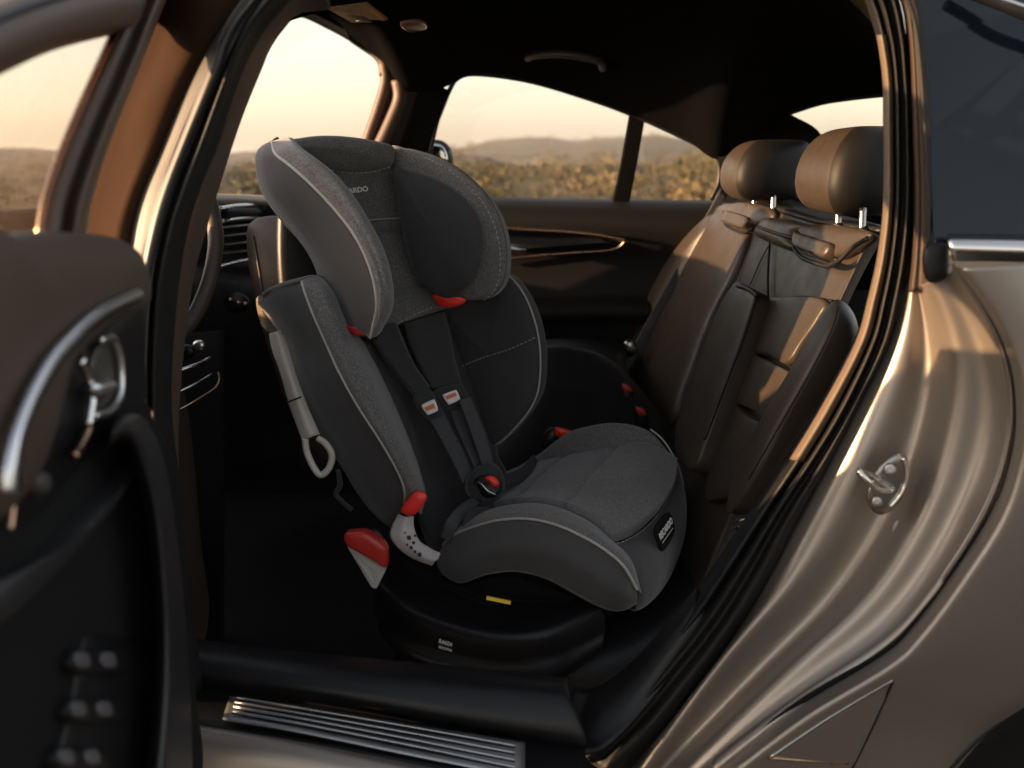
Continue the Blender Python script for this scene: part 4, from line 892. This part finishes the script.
# ---- far head wing
fo = [(391, 147, 1.68), (408, 149, 1.675), (427, 153.5, 1.665), (444, 160, 1.65), (459, 169, 1.64), (472, 180, 1.63), (484, 192, 1.62), (493, 205, 1.615), (500, 220, 1.61), (505, 238, 1.61), (506.5, 256, 1.61), (505, 275, 1.615), (499, 289, 1.62), (489, 297, 1.63), (474, 300, 1.64), (456, 299, 1.66), (436, 295, 1.69), (420, 280, 1.70), (411, 262, 1.70), (404, 235, 1.70), (398, 200, 1.70), (394, 172, 1.69)]
fwn = lab(pillow('head_wing', WL(fo), Vector((-.25, -.95, .15)), .016, .07, M['heather'], cs, N=140, p=3.6, K=16), 'far head wing with dark oval pad inside')
fi = [(397, 170, 1.672), (412, 172, 1.665), (428, 176, 1.655), (444, 183, 1.645), (459, 193, 1.635), (470, 204, 1.628), (479, 218, 1.622), (483.5, 234, 1.62), (484, 252, 1.62), (480, 270, 1.623), (472, 285, 1.63), (460, 292, 1.645), (444, 294, 1.66), (428, 286, 1.68), (418, 270, 1.685), (409, 240, 1.685), (402, 205, 1.68)]
pillow('ear_pad', [p_+Vector((-.003, -.016, .002)) for p_ in WL(fi)], Vector((-.25, -.95, .15)), .020, .012, M['velour'], fwn, N=120, p=2.2, K=14)
stitches('stitching', [p_+Vector((-.004, -.0085, .0)) for p_ in WL([(x-3.5 if x > 440 else x, y+3.5, Y) for x, y, Y in fo[1:14]])], M['thread'], fwn, r=.0007)
tube('edge_piping', [p_ for p_ in WL(fo[1:15])], .0012, M['knit'], fwn, n=100)
# red height adjusters
pillow('height_adjuster', WL([(433, 295, 1.64), (446, 298, 1.635), (460, 297, 1.63), (466, 301, 1.63), (458, 306, 1.632), (445, 308, 1.64), (437, 304, 1.645)]), Vector((0, -1, .2)), .008, .01, M['red'], cs, N=40, K=6)
pillow('height_adjuster', WL([(343, 325, 1.45), (355, 327, 1.44), (367, 329, 1.435), (368, 335, 1.435), (358, 336, 1.44), (347, 332, 1.45)]), Vector((0, -1, .2)), .006, .01, M['darkred'], cs, N=40, K=6)
# ---- side belt guide (grey plastic) on the near side
bg = lab(loft('belt_guide', [
    WL([(269, 334, 1.52), (272, 350, 1.52), (281, 376, 1.515), (290, 408, 1.51), (302, 441, 1.50)]),
    WL([(276, 332, 1.505), (281, 350, 1.505), (289, 376, 1.50), (299, 406, 1.495), (311, 437, 1.49)]),
    WL([(284, 335, 1.515), (290, 352, 1.515), (297, 376, 1.51), (307, 404, 1.505), (320, 434, 1.50)])], M['grey'], cs, n=40, sub=6, thick=.012, off=1), 'grey plastic belt guide')
tube('guide_joint', WL([(288, 402, 1.499), (296, 399, 1.488), (301, 397, 1.494)]), .0012, M['matte'], bg, n=14)
tube('guide_hook', WL([(305, 438, 1.50), (307, 452, 1.50), (314, 468, 1.495), (321, 475, 1.495), (329, 468, 1.495), (332, 455, 1.495), (326, 444, 1.495), (318, 438, 1.50)]), .0054, M['grey'], bg, n=70, s=12)
pillow('sunlit_shell_rim', WL([(257, 300, 1.58), (262, 298, 1.57), (275, 322, 1.575), (284, 336, 1.57), (272, 334, 1.575), (262, 324, 1.585)]), Vector((-1, -.5, 0)), .006, .02, M['seal_lit'], bg, N=40, K=5)  # sunny rim light put into the colour of the shell edge
tube('guide_cable', WL([(338, 470, 1.5), (340, 485, 1.5), (336, 494, 1.5), (345, 504, 1.5), (352, 510, 1.5)]), .004, M['pad'], cs, n=30)
# ---- harness
hr = lab(strap('shoulder_strap', WL([(368, 330, 1.60), (376, 345, 1.60), (396, 373, 1.60), (418, 398, 1.59)]), WL([(395, 322, 1.64), (402, 340, 1.64), (414, 366, 1.63), (429, 388, 1.62)]), M['pad'], cs, t=.008), 'near harness shoulder strap')
hr2 = lab(strap('shoulder_strap', WL([(404, 324, 1.66), (410, 345, 1.66), (420, 366, 1.65), (432, 389, 1.635)]), WL([(444, 312, 1.70), (450, 335, 1.70), (454, 358, 1.69), (461, 384, 1.67)]), M['pad'], cs, t=.008), 'far harness shoulder strap')
pA = pillow('chest_pad', WL([(413, 398, 1.585), (428, 389, 1.60), (436, 398, 1.60), (443, 414, 1.595), (430, 420, 1.585), (424, 416, 1.58)]), Vector((.2, -1, .3)), .010, .010, M['pad'], hr, N=50, K=8, p=4)
pB = pillow('chest_pad', WL([(434, 391, 1.62), (452, 385, 1.64), (463, 386, 1.64), (468, 398, 1.635), (464, 408, 1.63), (447, 411, 1.62), (440, 404, 1.615)]), Vector((.2, -1, .3)), .010, .010, M['pad'], hr2, N=50, K=8, p=4)
def label_patch(par, outl, inner, Y):
    pr = pillow('pad_label', WL([(x, y, Y) for x, y in outl]), Vector((.2, -1, .3)), .0022, .003, M['white'], par, N=40, K=4, p=8)
    prism('label_window', WL([(x, y, Y-.0032) for x, y in inner]), Vector((0, .0015, 0)), M['orange'], pr, 0)
    return pr
l1 = label_patch(hr, [(421.5, 407), (423, 404), (433, 399.5), (435, 400.5), (438, 409), (436.5, 411.5), (428.5, 415), (426.5, 414)], [(424.5, 407.5), (433.5, 403.5), (435.5, 408), (426.5, 411)], 1.572)
l2 = label_patch(hr2, [(442.5, 396), (444, 394), (455, 390), (457, 391), (460, 398), (459, 400.5), (449.5, 404.5), (447.5, 403.5)], [(445.5, 396), (455.5, 392.5), (457, 396), (447, 399.5)], 1.605)
strap('lap_web', WL([(426, 416, 1.587), (436, 432, 1.58), (450, 458, 1.565), (463, 484, 1.545)]), WL([(444, 411, 1.60), (451, 426, 1.592), (462, 448, 1.578), (472, 472, 1.56)]), M['web'], hr, t=.003)
strap('lap_web', WL([(449, 410, 1.62), (455, 426, 1.605), (465, 448, 1.585), (475, 470, 1.565)]), WL([(469, 396, 1.64), (477, 415, 1.63), (485, 438, 1.615), (493, 462, 1.595)]), M['web'], hr2, t=.003)
strap('web_fold', WL([(458, 400, 1.60), (466, 420, 1.595), (475, 445, 1.58), (482, 466, 1.57)]), WL([(471, 396, 1.61), (480, 418, 1.605), (489, 442, 1.59), (494, 464, 1.58)]), M['web'], hr2, t=.002)
bk = lab(pillow('harness_buckle', WL([(466, 480, 1.545), (474, 470, 1.55), (488, 463, 1.56), (498, 468, 1.565), (503, 478, 1.56), (503, 492, 1.55), (494, 500, 1.54), (480, 500, 1.535), (468, 494, 1.535)]), Vector((.3, -.9, .5)), .020, .02, M['pad'], cs, N=60, K=8, p=3), 'harness buckle with red release button')
pillow('buckle_body', WL([(474, 480, 1.53), (484, 475, 1.53), (496, 477, 1.535), (501, 487, 1.53), (496, 496, 1.52), (485, 497, 1.52), (479, 488, 1.52)]), Vector((.3, -.9, .5)), .012, .012, M['black'], bk, N=50, K=7, p=4)
pillow('buckle_button', WL([(485, 478, 1.513), (489, 475.5, 1.515), (495, 477, 1.517), (499, 482, 1.515), (498.5, 486, 1.512), (494, 487, 1.51), (489, 482, 1.51)]), Vector((.3, -.9, .5)), .007, .008, M['red'], bk, N=40, K=6)
tube('buckle_tongue', WL([(474, 484, 1.518), (480, 483, 1.512), (488, 491, 1.508), (496, 495, 1.51)]), .0026, M['steel'], bk, n=20)
strap('crotch_strap', WL([(478, 496, 1.53), (484, 508, 1.53), (494, 520, 1.53)]), WL([(498, 494, 1.54), (504, 502, 1.55), (514, 512, 1.55)]), M['pad'], cs, t=.006)
strap('hip_strap', WL([(440, 536, 1.49), (446, 520, 1.49), (456, 508, 1.505), (472, 497, 1.53)]), WL([(450, 542, 1.485), (458, 528, 1.49), (468, 516, 1.505), (480, 503, 1.525)]), M['web'], cs, t=.006)
strap('hip_strap', WL([(462, 524, 1.48), (468, 512, 1.49), (478, 507, 1.50), (492, 510, 1.51)]), WL([(466, 532, 1.475), (474, 522, 1.485), (484, 517, 1.495), (498, 518, 1.505)]), M['pad'], cs, t=.006)
strap('hip_strap', WL([(500, 474, 1.56), (512, 472, 1.60), (524, 465, 1.65), (533, 455, 1.70)]), WL([(504, 486, 1.555), (518, 484, 1.60), (530, 474, 1.65), (537, 462, 1.70)]), M['web'], cs, t=.004)
# ---- cushion
def qdisp(u, v, p_):
    # u: back->front , v: near->far ; quilting channels
    s = 0
    for c in (.40, .66): s += math.exp(-((u-c-.05*(v-.5))/.020)**2)
    puff = 0.006*math.sin(math.pi*min(1, max(0, v)))
    return Vector((0, 0, 1))*(puff-.014*s*math.sin(math.pi*min(1, max(0, v)))**.5)
ctop = [
    [(466, 531, 1.575), (485, 517, 1.55), (517, 510, 1.51), (556, 513, 1.465), (588, 527, 1.425), (607, 545, 1.398)],
    [(474, 520, 1.63), (497, 510, 1.60), (530, 503, 1.56), (568, 504, 1.52), (604, 516, 1.475), (634, 537, 1.43)],
    [(483, 505, 1.69), (507, 499, 1.66), (540, 491, 1.62), (580, 488, 1.58), (620, 494, 1.53), (657, 517, 1.495)],
    [(492, 492, 1.75), (520, 484, 1.72), (552, 477, 1.69), (592, 471, 1.65), (636, 472, 1.61), (671, 493, 1.575)],
    [(500, 485, 1.81), (530, 474, 1.79), (564, 466, 1.76), (604, 458, 1.72), (645, 453, 1.68), (675, 468, 1.645)]]
cush = lab(loft('seat_cushion', [WL(r) for r in ctop], M['heather'], cs, n=110, sub=9, disp=qdisp, thick=.02, off=1), 'quilted heather grey seat cushion')
for c in (.40, .66):
    cols = [cm(WL(r), 110) for r in ctop]
    q = [cols[j][int(round((c+.05*(j/4-.5))*109))] for j in range(5)]
    q = cm(q, 30); q = [p_+qdisp(c+.05*(i/29-.5), i/29, p_)+Vector((0, 0, .0008)) for i, p_ in enumerate(q)]
    tube('quilt_seam', q[1:-1], .0019, M['velour'], cush, n=40)
# near bolster
qA = [(436, 560, 1.53), (441, 573, 1.51), (460, 583, 1.47), (486, 575, 1.44), (517, 572, 1.415), (548, 580, 1.39), (576, 595, 1.365), (602, 608, 1.35), (622, 611, 1.345), (637, 604, 1.345)]
qAm = [(438, 554, 1.51), (444, 560, 1.475), (464, 560, 1.43), (490, 552, 1.40), (522, 549, 1.375), (554, 556, 1.35), (582, 570, 1.33), (606, 586, 1.32), (625, 596, 1.325), (637, 600, 1.338)]
qB = [(443, 545, 1.52), (455, 534.5, 1.49), (476, 526, 1.46), (500, 520, 1.43), (528, 519, 1.405), (556, 525, 1.38), (583, 537, 1.36), (605, 550, 1.345), (624, 567, 1.335), (637, 590, 1.34)]
qBi = [(447, 541, 1.52), (458, 530, 1.495), (478, 521, 1.463), (502, 515, 1.433), (529, 514, 1.41), (558, 520, 1.386), (587, 532, 1.366), (609, 546, 1.35), (628, 565, 1.34), (638.5, 592, 1.345)]
qC = [(456, 534, 1.555), (466, 524, 1.535), (486, 513, 1.50), (508, 507, 1.475), (534, 505, 1.45), (560, 510, 1.43), (588, 523, 1.41), (610, 541, 1.395), (630, 562, 1.37), (640, 594, 1.365)]
qD = [(464, 540, 1.58), (476, 532, 1.56), (496, 524, 1.53), (518, 518, 1.50), (540, 516, 1.48), (566, 520, 1.455), (592, 532, 1.435), (610, 550, 1.42), (628, 572, 1.41), (638, 592, 1.40)]
qE = [(460, 566, 1.58), (466, 580, 1.56), (480, 590, 1.54), (500, 584, 1.52), (524, 580, 1.5), (550, 584, 1.48), (576, 594, 1.46), (602, 604, 1.44), (618, 608, 1.43), (632, 602, 1.42)]
nb = lab(loft('cushion_bolster', [WL(qA), WL(qAm), WL(qB)], M['knit'], cs, n=120, sub=9, thick=.003, off=1), 'near cushion bolster, dark side panel')
tube('piping', [p_+Vector((0, -.002, .001)) for p_ in WL(qB)], .0024, M['piping'], nb, n=150)
loft('bolster_band', [WL(qB), WL(qBi), WL(qC), WL(qD)], M['heather'], nb, n=120, sub=7, thick=.003, off=1)
loft('bolster_underside', [WL(qD), WL(qE), WL(qA)], M['black'], nb, n=60, sub=4)
# front face
ft = [(606, 545, 1.40), (622, 543, 1.41), (640, 533, 1.44), (654, 520, 1.49), (665, 505, 1.54), (672, 490, 1.59), (675, 473, 1.64), (672, 458, 1.68)]
fm = [(630, 568, 1.36), (642, 566, 1.37), (655, 556, 1.40), (667, 542, 1.45), (677, 525, 1.51), (682, 506, 1.56), (682, 488, 1.61), (677, 468, 1.67)]
fb = [(635, 607, 1.365), (644, 603, 1.375), (656, 593, 1.40), (666, 580, 1.46), (675, 562, 1.52), (682, 540, 1.57), (684, 515, 1.62), (679, 480, 1.68)]
fu = [(628, 606, 1.42), (634, 606, 1.44), (640, 602, 1.48), (645, 600, 1.54), (655, 590, 1.58), (662, 570, 1.62), (668, 545, 1.66), (668, 510, 1.70)]
fr_ = loft('cushion_front', [WL(ft), WL(fm), WL(fb), WL(fu)], M['knit'], cush, n=90, sub=8, thick=.003, off=1)
stitches('stitching', [p_+Vector((0, -.003, .003)) for p_ in WL(ft)], M['thread'], cush, r=.0008)
# label patch on the front
lb = pillow('fabric_label', [p_+Vector((-.001, -.004, 0)) for p_ in WL([(655, 528, 1.412), (668.5, 511, 1.462), (674, 524, 1.478), (673, 534, 1.474), (663, 550, 1.422), (659, 544, 1.412)])], Vector((.75, -1, .15)), .003, .004, M['matte'], cush, N=60, K=5, p=8)
t0_ = W(660.5, 540.5, 1.402); t1_ = W(673.5, 521.5, 1.452)
text('label_lettering', 'RECARDO', t0_, t1_-t0_, Vector((.75, -1, .15)), .0145, M['lightprint'], cush, xs=.80)
tube('label_line', [W(662.5, 543, 1.404), W(673, 528, 1.448)], .0006, M['lightprint'], cush, n=6, s=5)
# far bolster
fbo = [(500, 482, 1.83), (520, 466, 1.82), (538, 455, 1.81), (556, 441, 1.79), (572, 431, 1.77), (590, 426, 1.75), (610, 423, 1.73), (632, 425, 1.71), (650, 432, 1.69), (662, 444, 1.68), (671, 458, 1.67), (660, 458, 1.665), (648, 454, 1.675), (622, 458, 1.70), (600, 463, 1.72), (566, 470, 1.755), (536, 478, 1.79)]
fbl = lab(pillow('cushion_bolster', WL(fbo), Vector((-.2, -1, .35)), .026, .06, M['heather'], cs, N=120, p=2.4, K=14), 'far cushion bolster')
tube('piping', [p_+Vector((.004, -.002, .002)) for p_ in WL([(648, 430, 1.70), (660, 440, 1.69), (670, 455, 1.68), (677, 470, 1.67), (681, 486, 1.65)])], .0017, M['piping'], fbl, n=50)
# ---- base
base = lab(loft('seat_base', [
    WL([(392, 545, 1.62), (425, 575, 1.56), (470, 580, 1.52), (520, 585, 1.50), (570, 590, 1.50), (600, 592, 1.52)]),
    WL([(385, 572, 1.52), (412, 592, 1.455), (450, 609, 1.42), (500, 620, 1.40), (545, 615, 1.40), (592, 596, 1.43)]),
    WL([(380, 580, 1.47), (406, 602, 1.41), (446, 620, 1.375), (499, 631, 1.355), (546, 626, 1.36), (598, 602, 1.40)]),
    WL([(378, 590, 1.455), (404, 612, 1.395), (446, 629, 1.36), (500, 640, 1.34), (550, 634, 1.345), (602, 610, 1.39)]),
    WL([(378, 612, 1.46), (402, 635, 1.40), (448, 652, 1.365), (505, 660, 1.345), (556, 652, 1.35), (604, 630, 1.395)]),
    WL([(384, 636, 1.46), (408, 658, 1.40), (452, 672, 1.37), (512, 681, 1.355), (556, 677, 1.36), (600, 650, 1.40)]),
    WL([(396, 640, 1.60), (420, 655, 1.58), (460, 665, 1.56), (520, 670, 1.55), (560, 665, 1.55), (600, 645, 1.55)])], M['black'], cs, n=70, sub=7, thick=.004, off=1), 'black plastic seat base')
pillow('base_foot', WL([(536, 676, 1.38), (560, 655, 1.38), (590, 638, 1.39), (602, 636, 1.40), (592, 652, 1.40), (566, 676, 1.39), (545, 684, 1.385)]), Vector((.2, -1, .3)), .012, .02, M['armtrim'], base, N=50, K=8)
prism('level_mark', WL([(486.5, 596.5, 1.385), (511, 601.5, 1.38), (510.5, 605, 1.378), (486, 600, 1.383)]), Vector((0, .004, 0)), M['yellow'], base, .0008)
tube('level_line', WL([(436, 579, 1.44), (458, 588, 1.41), (485, 597, 1.388)]), .0008, M['matte'], base, n=20)
pillow('upper_base', WL([(400, 560, 1.58), (440, 568, 1.52), (500, 566, 1.48), (560, 590, 1.44), (610, 608, 1.43), (600, 622, 1.44), (540, 628, 1.42), (470, 610, 1.44), (410, 590, 1.5)]), Vector((0, -1, .3)), .02, .1, M['matte'], base, N=60)
# base markings: small white symbol box and a line of small print
m0 = W(438.5, 641.5, 1.352); m1 = W(456.5, 647, 1.349)
mn = Vector((.05, -1, .1))
text('base_print', 'R44/04', m0+Vector((0, -.004, 0)), m1-m0, mn, .0092, M['lightprint'], base, xs=.78)
text('base_print', 'ISOFIX', W(438.5, 646.5, 1.348)+Vector((0, -.004, 0)), m1-m0, mn, .0052, M['lightprint'], base, xs=1.35)
# ---- red / grey side lug, lever and label bracket
lug = lab(prism('side_lug', WL([(346, 546, 1.40), (387, 565, 1.40), (385, 572, 1.40), (376, 590, 1.40), (371, 588, 1.40)]), Vector((.0, .03, 0)), M['labelgrey'], cs, .003), 'pale ribbed side lug with red cap')
for k_ in (.80, .62, .44, .26):
    tube('lug_rib', WL([(371+(x-371)*k_, 569+(y-569)*k_, 1.397) for x, y in ((352, 553), (366, 558), (381, 568), (379, 578), (375, 586), (364, 572))]), .0008, M['grey'], lug, n=36, closed=True)
pillow('lug_cap', WL([(344.5, 534, 1.40), (352, 531, 1.40), (364, 531, 1.40), (374, 536, 1.40), (386, 546, 1.40), (388, 556, 1.40), (386.5, 567, 1.40), (376, 561, 1.40), (360, 552, 1.40), (347, 544, 1.40)]), Vector((0, -1, .1)), .011, .03, M['darkred'], lug, N=60, K=8, p=4)
pillow('recline_lever', WL([(401, 509, 1.43), (404, 504, 1.43), (412, 494, 1.43), (418, 490.5, 1.43), (425, 492.5, 1.43), (427, 498, 1.43), (421, 508, 1.43), (415, 514, 1.43), (408, 515.5, 1.43), (402, 513, 1.43)]), Vector((.2, -1, .2)), .011, .012, M['red'], cs, N=60, K=8, p=3)
br = lab(loft('label_bracket', [
    WL([(398, 514, 1.46), (392, 526, 1.455), (390, 536, 1.45), (396, 546, 1.445), (408, 556, 1.44), (420, 562, 1.435), (432, 566, 1.43)]),
    WL([(406, 517, 1.45), (403, 528, 1.445), (404, 538, 1.44), (411, 547, 1.435), (419, 554, 1.43), (428, 558, 1.425), (436, 560, 1.42)]),
    WL([(414, 516, 1.46), (414, 526, 1.455), (417, 536, 1.45), (421, 542, 1.445), (427, 546, 1.44), (434, 550, 1.435), (440, 552.5, 1.43)])], M['labelgrey'], cs, n=50, sub=6, thick=.006, off=1), 'pale bracket printed with small black symbols')
for (x, y, r) in ((409, 538, 2.2), (413.5, 543, 1.6), (411, 548, 1.7), (415, 552, 1.5), (419.5, 555, 2.2), (415, 536, 1.2), (407, 545, 1.2), (405, 533, .8)):
    prism('printed_symbol', [W(x+dx*r, y+dy*r, 1.433-.0008*(y-538)) for dx, dy in ((-1, -.7), (.6, -1), (1, .5), (0, 1), (-.8, .6))], Vector((0, .002, 0)), M['ink'], br, 0)
pillow('hinge_cover', WL([(372, 528, 1.45), (380, 530, 1.45), (386, 540, 1.45), (384, 548, 1.45), (374, 542, 1.45)]), Vector((0, -1, .2)), .01, .02, M['black'], cs, N=30, K=6)
tube('hinge_pin', WL([(367, 530, 1.43), (370, 532, 1.42)]), .003, M['bronze'], cs, n=6)

# ================================================================ HAZE
bm = bmesh.new(); bmesh.ops.create_cube(bm, size=1)
bmesh.ops.scale(bm, vec=(13000, 13000, 60), verts=bm.verts); bmesh.ops.translate(bm, vec=(0, 0, 0), verts=bm.verts)
zmin = -26.0
for v in bm.verts: v.co.z = zmin if v.co.z < 0 else 20.0
hm_ = bpy.data.materials.new('haze'); hm_.use_nodes = True; n_ = hm_.node_tree; n_.nodes.clear()
ho = n_.nodes.new('ShaderNodeOutputMaterial'); hv = n_.nodes.new('ShaderNodeVolumePrincipled')
hv.inputs['Color'].default_value = (.90, .90, .95, 1); hv.inputs['Density'].default_value = .00045; hv.inputs['Anisotropy'].default_value = .2
n_.links.new(hv.outputs[0], ho.inputs['Volume'])
hz_ = link('haze', bm, hm_, smooth=False); hz_['kind'] = 'stuff'; hz_['label'] = 'thin warm evening haze over the fields'; hz_['category'] = 'haze'
# ================================================================ LIGHT
EL = math.radians(8.0); AZ = math.radians(12.0)     # sun comes from -X, a little from the camera's side
sdir = Vector((-math.cos(EL)*math.cos(AZ), -math.cos(EL)*math.sin(AZ), math.sin(EL)))   # towards the sun
sd = bpy.data.lights.new('sun', 'SUN'); so = bpy.data.objects.new('sun', sd); COL.objects.link(so)
sd.energy = 5.0; sd.angle = math.radians(.6); sd.color = (1.0, .62, .32)
so.rotation_euler = sdir.to_track_quat('Z', 'Y').to_euler(); so.location = (-6, -2, 4)
w = bpy.data.worlds.new('World'); sc.world = w; w.use_nodes = True; nt = w.node_tree
bg_ = nt.nodes['Background']; sk_ = nt.nodes.new('ShaderNodeTexSky'); sk_.sky_type = 'NISHITA'; sk_.sun_disc = False
sk_.sun_elevation = EL; sk_.sun_rotation = math.atan2(sdir.x, sdir.y)
sk_.air_density = 1.0; sk_.dust_density = 2.0; sk_.ozone_density = 1.0
hs_ = nt.nodes.new('ShaderNodeHueSaturation'); hs_.inputs['Saturation'].default_value = .50
mu_ = nt.nodes.new('ShaderNodeMixRGB'); mu_.blend_type = 'MULTIPLY'; mu_.inputs[0].default_value = 1; mu_.inputs[2].default_value = (1.04, .99, .96, 1)
nt.links.new(sk_.outputs[0], hs_.inputs['Color']); nt.links.new(hs_.outputs[0], mu_.inputs[1]); nt.links.new(mu_.outputs[0], bg_.inputs[0]); bg_.inputs[1].default_value = .15
sc.view_settings.view_transform = 'Standard'; sc.view_settings.look = 'None'; sc.view_settings.exposure = 1.78; sc.view_settings.gamma = 1
sc.cycles.max_bounces = 8; sc.cycles.transparent_max_bounces = 12
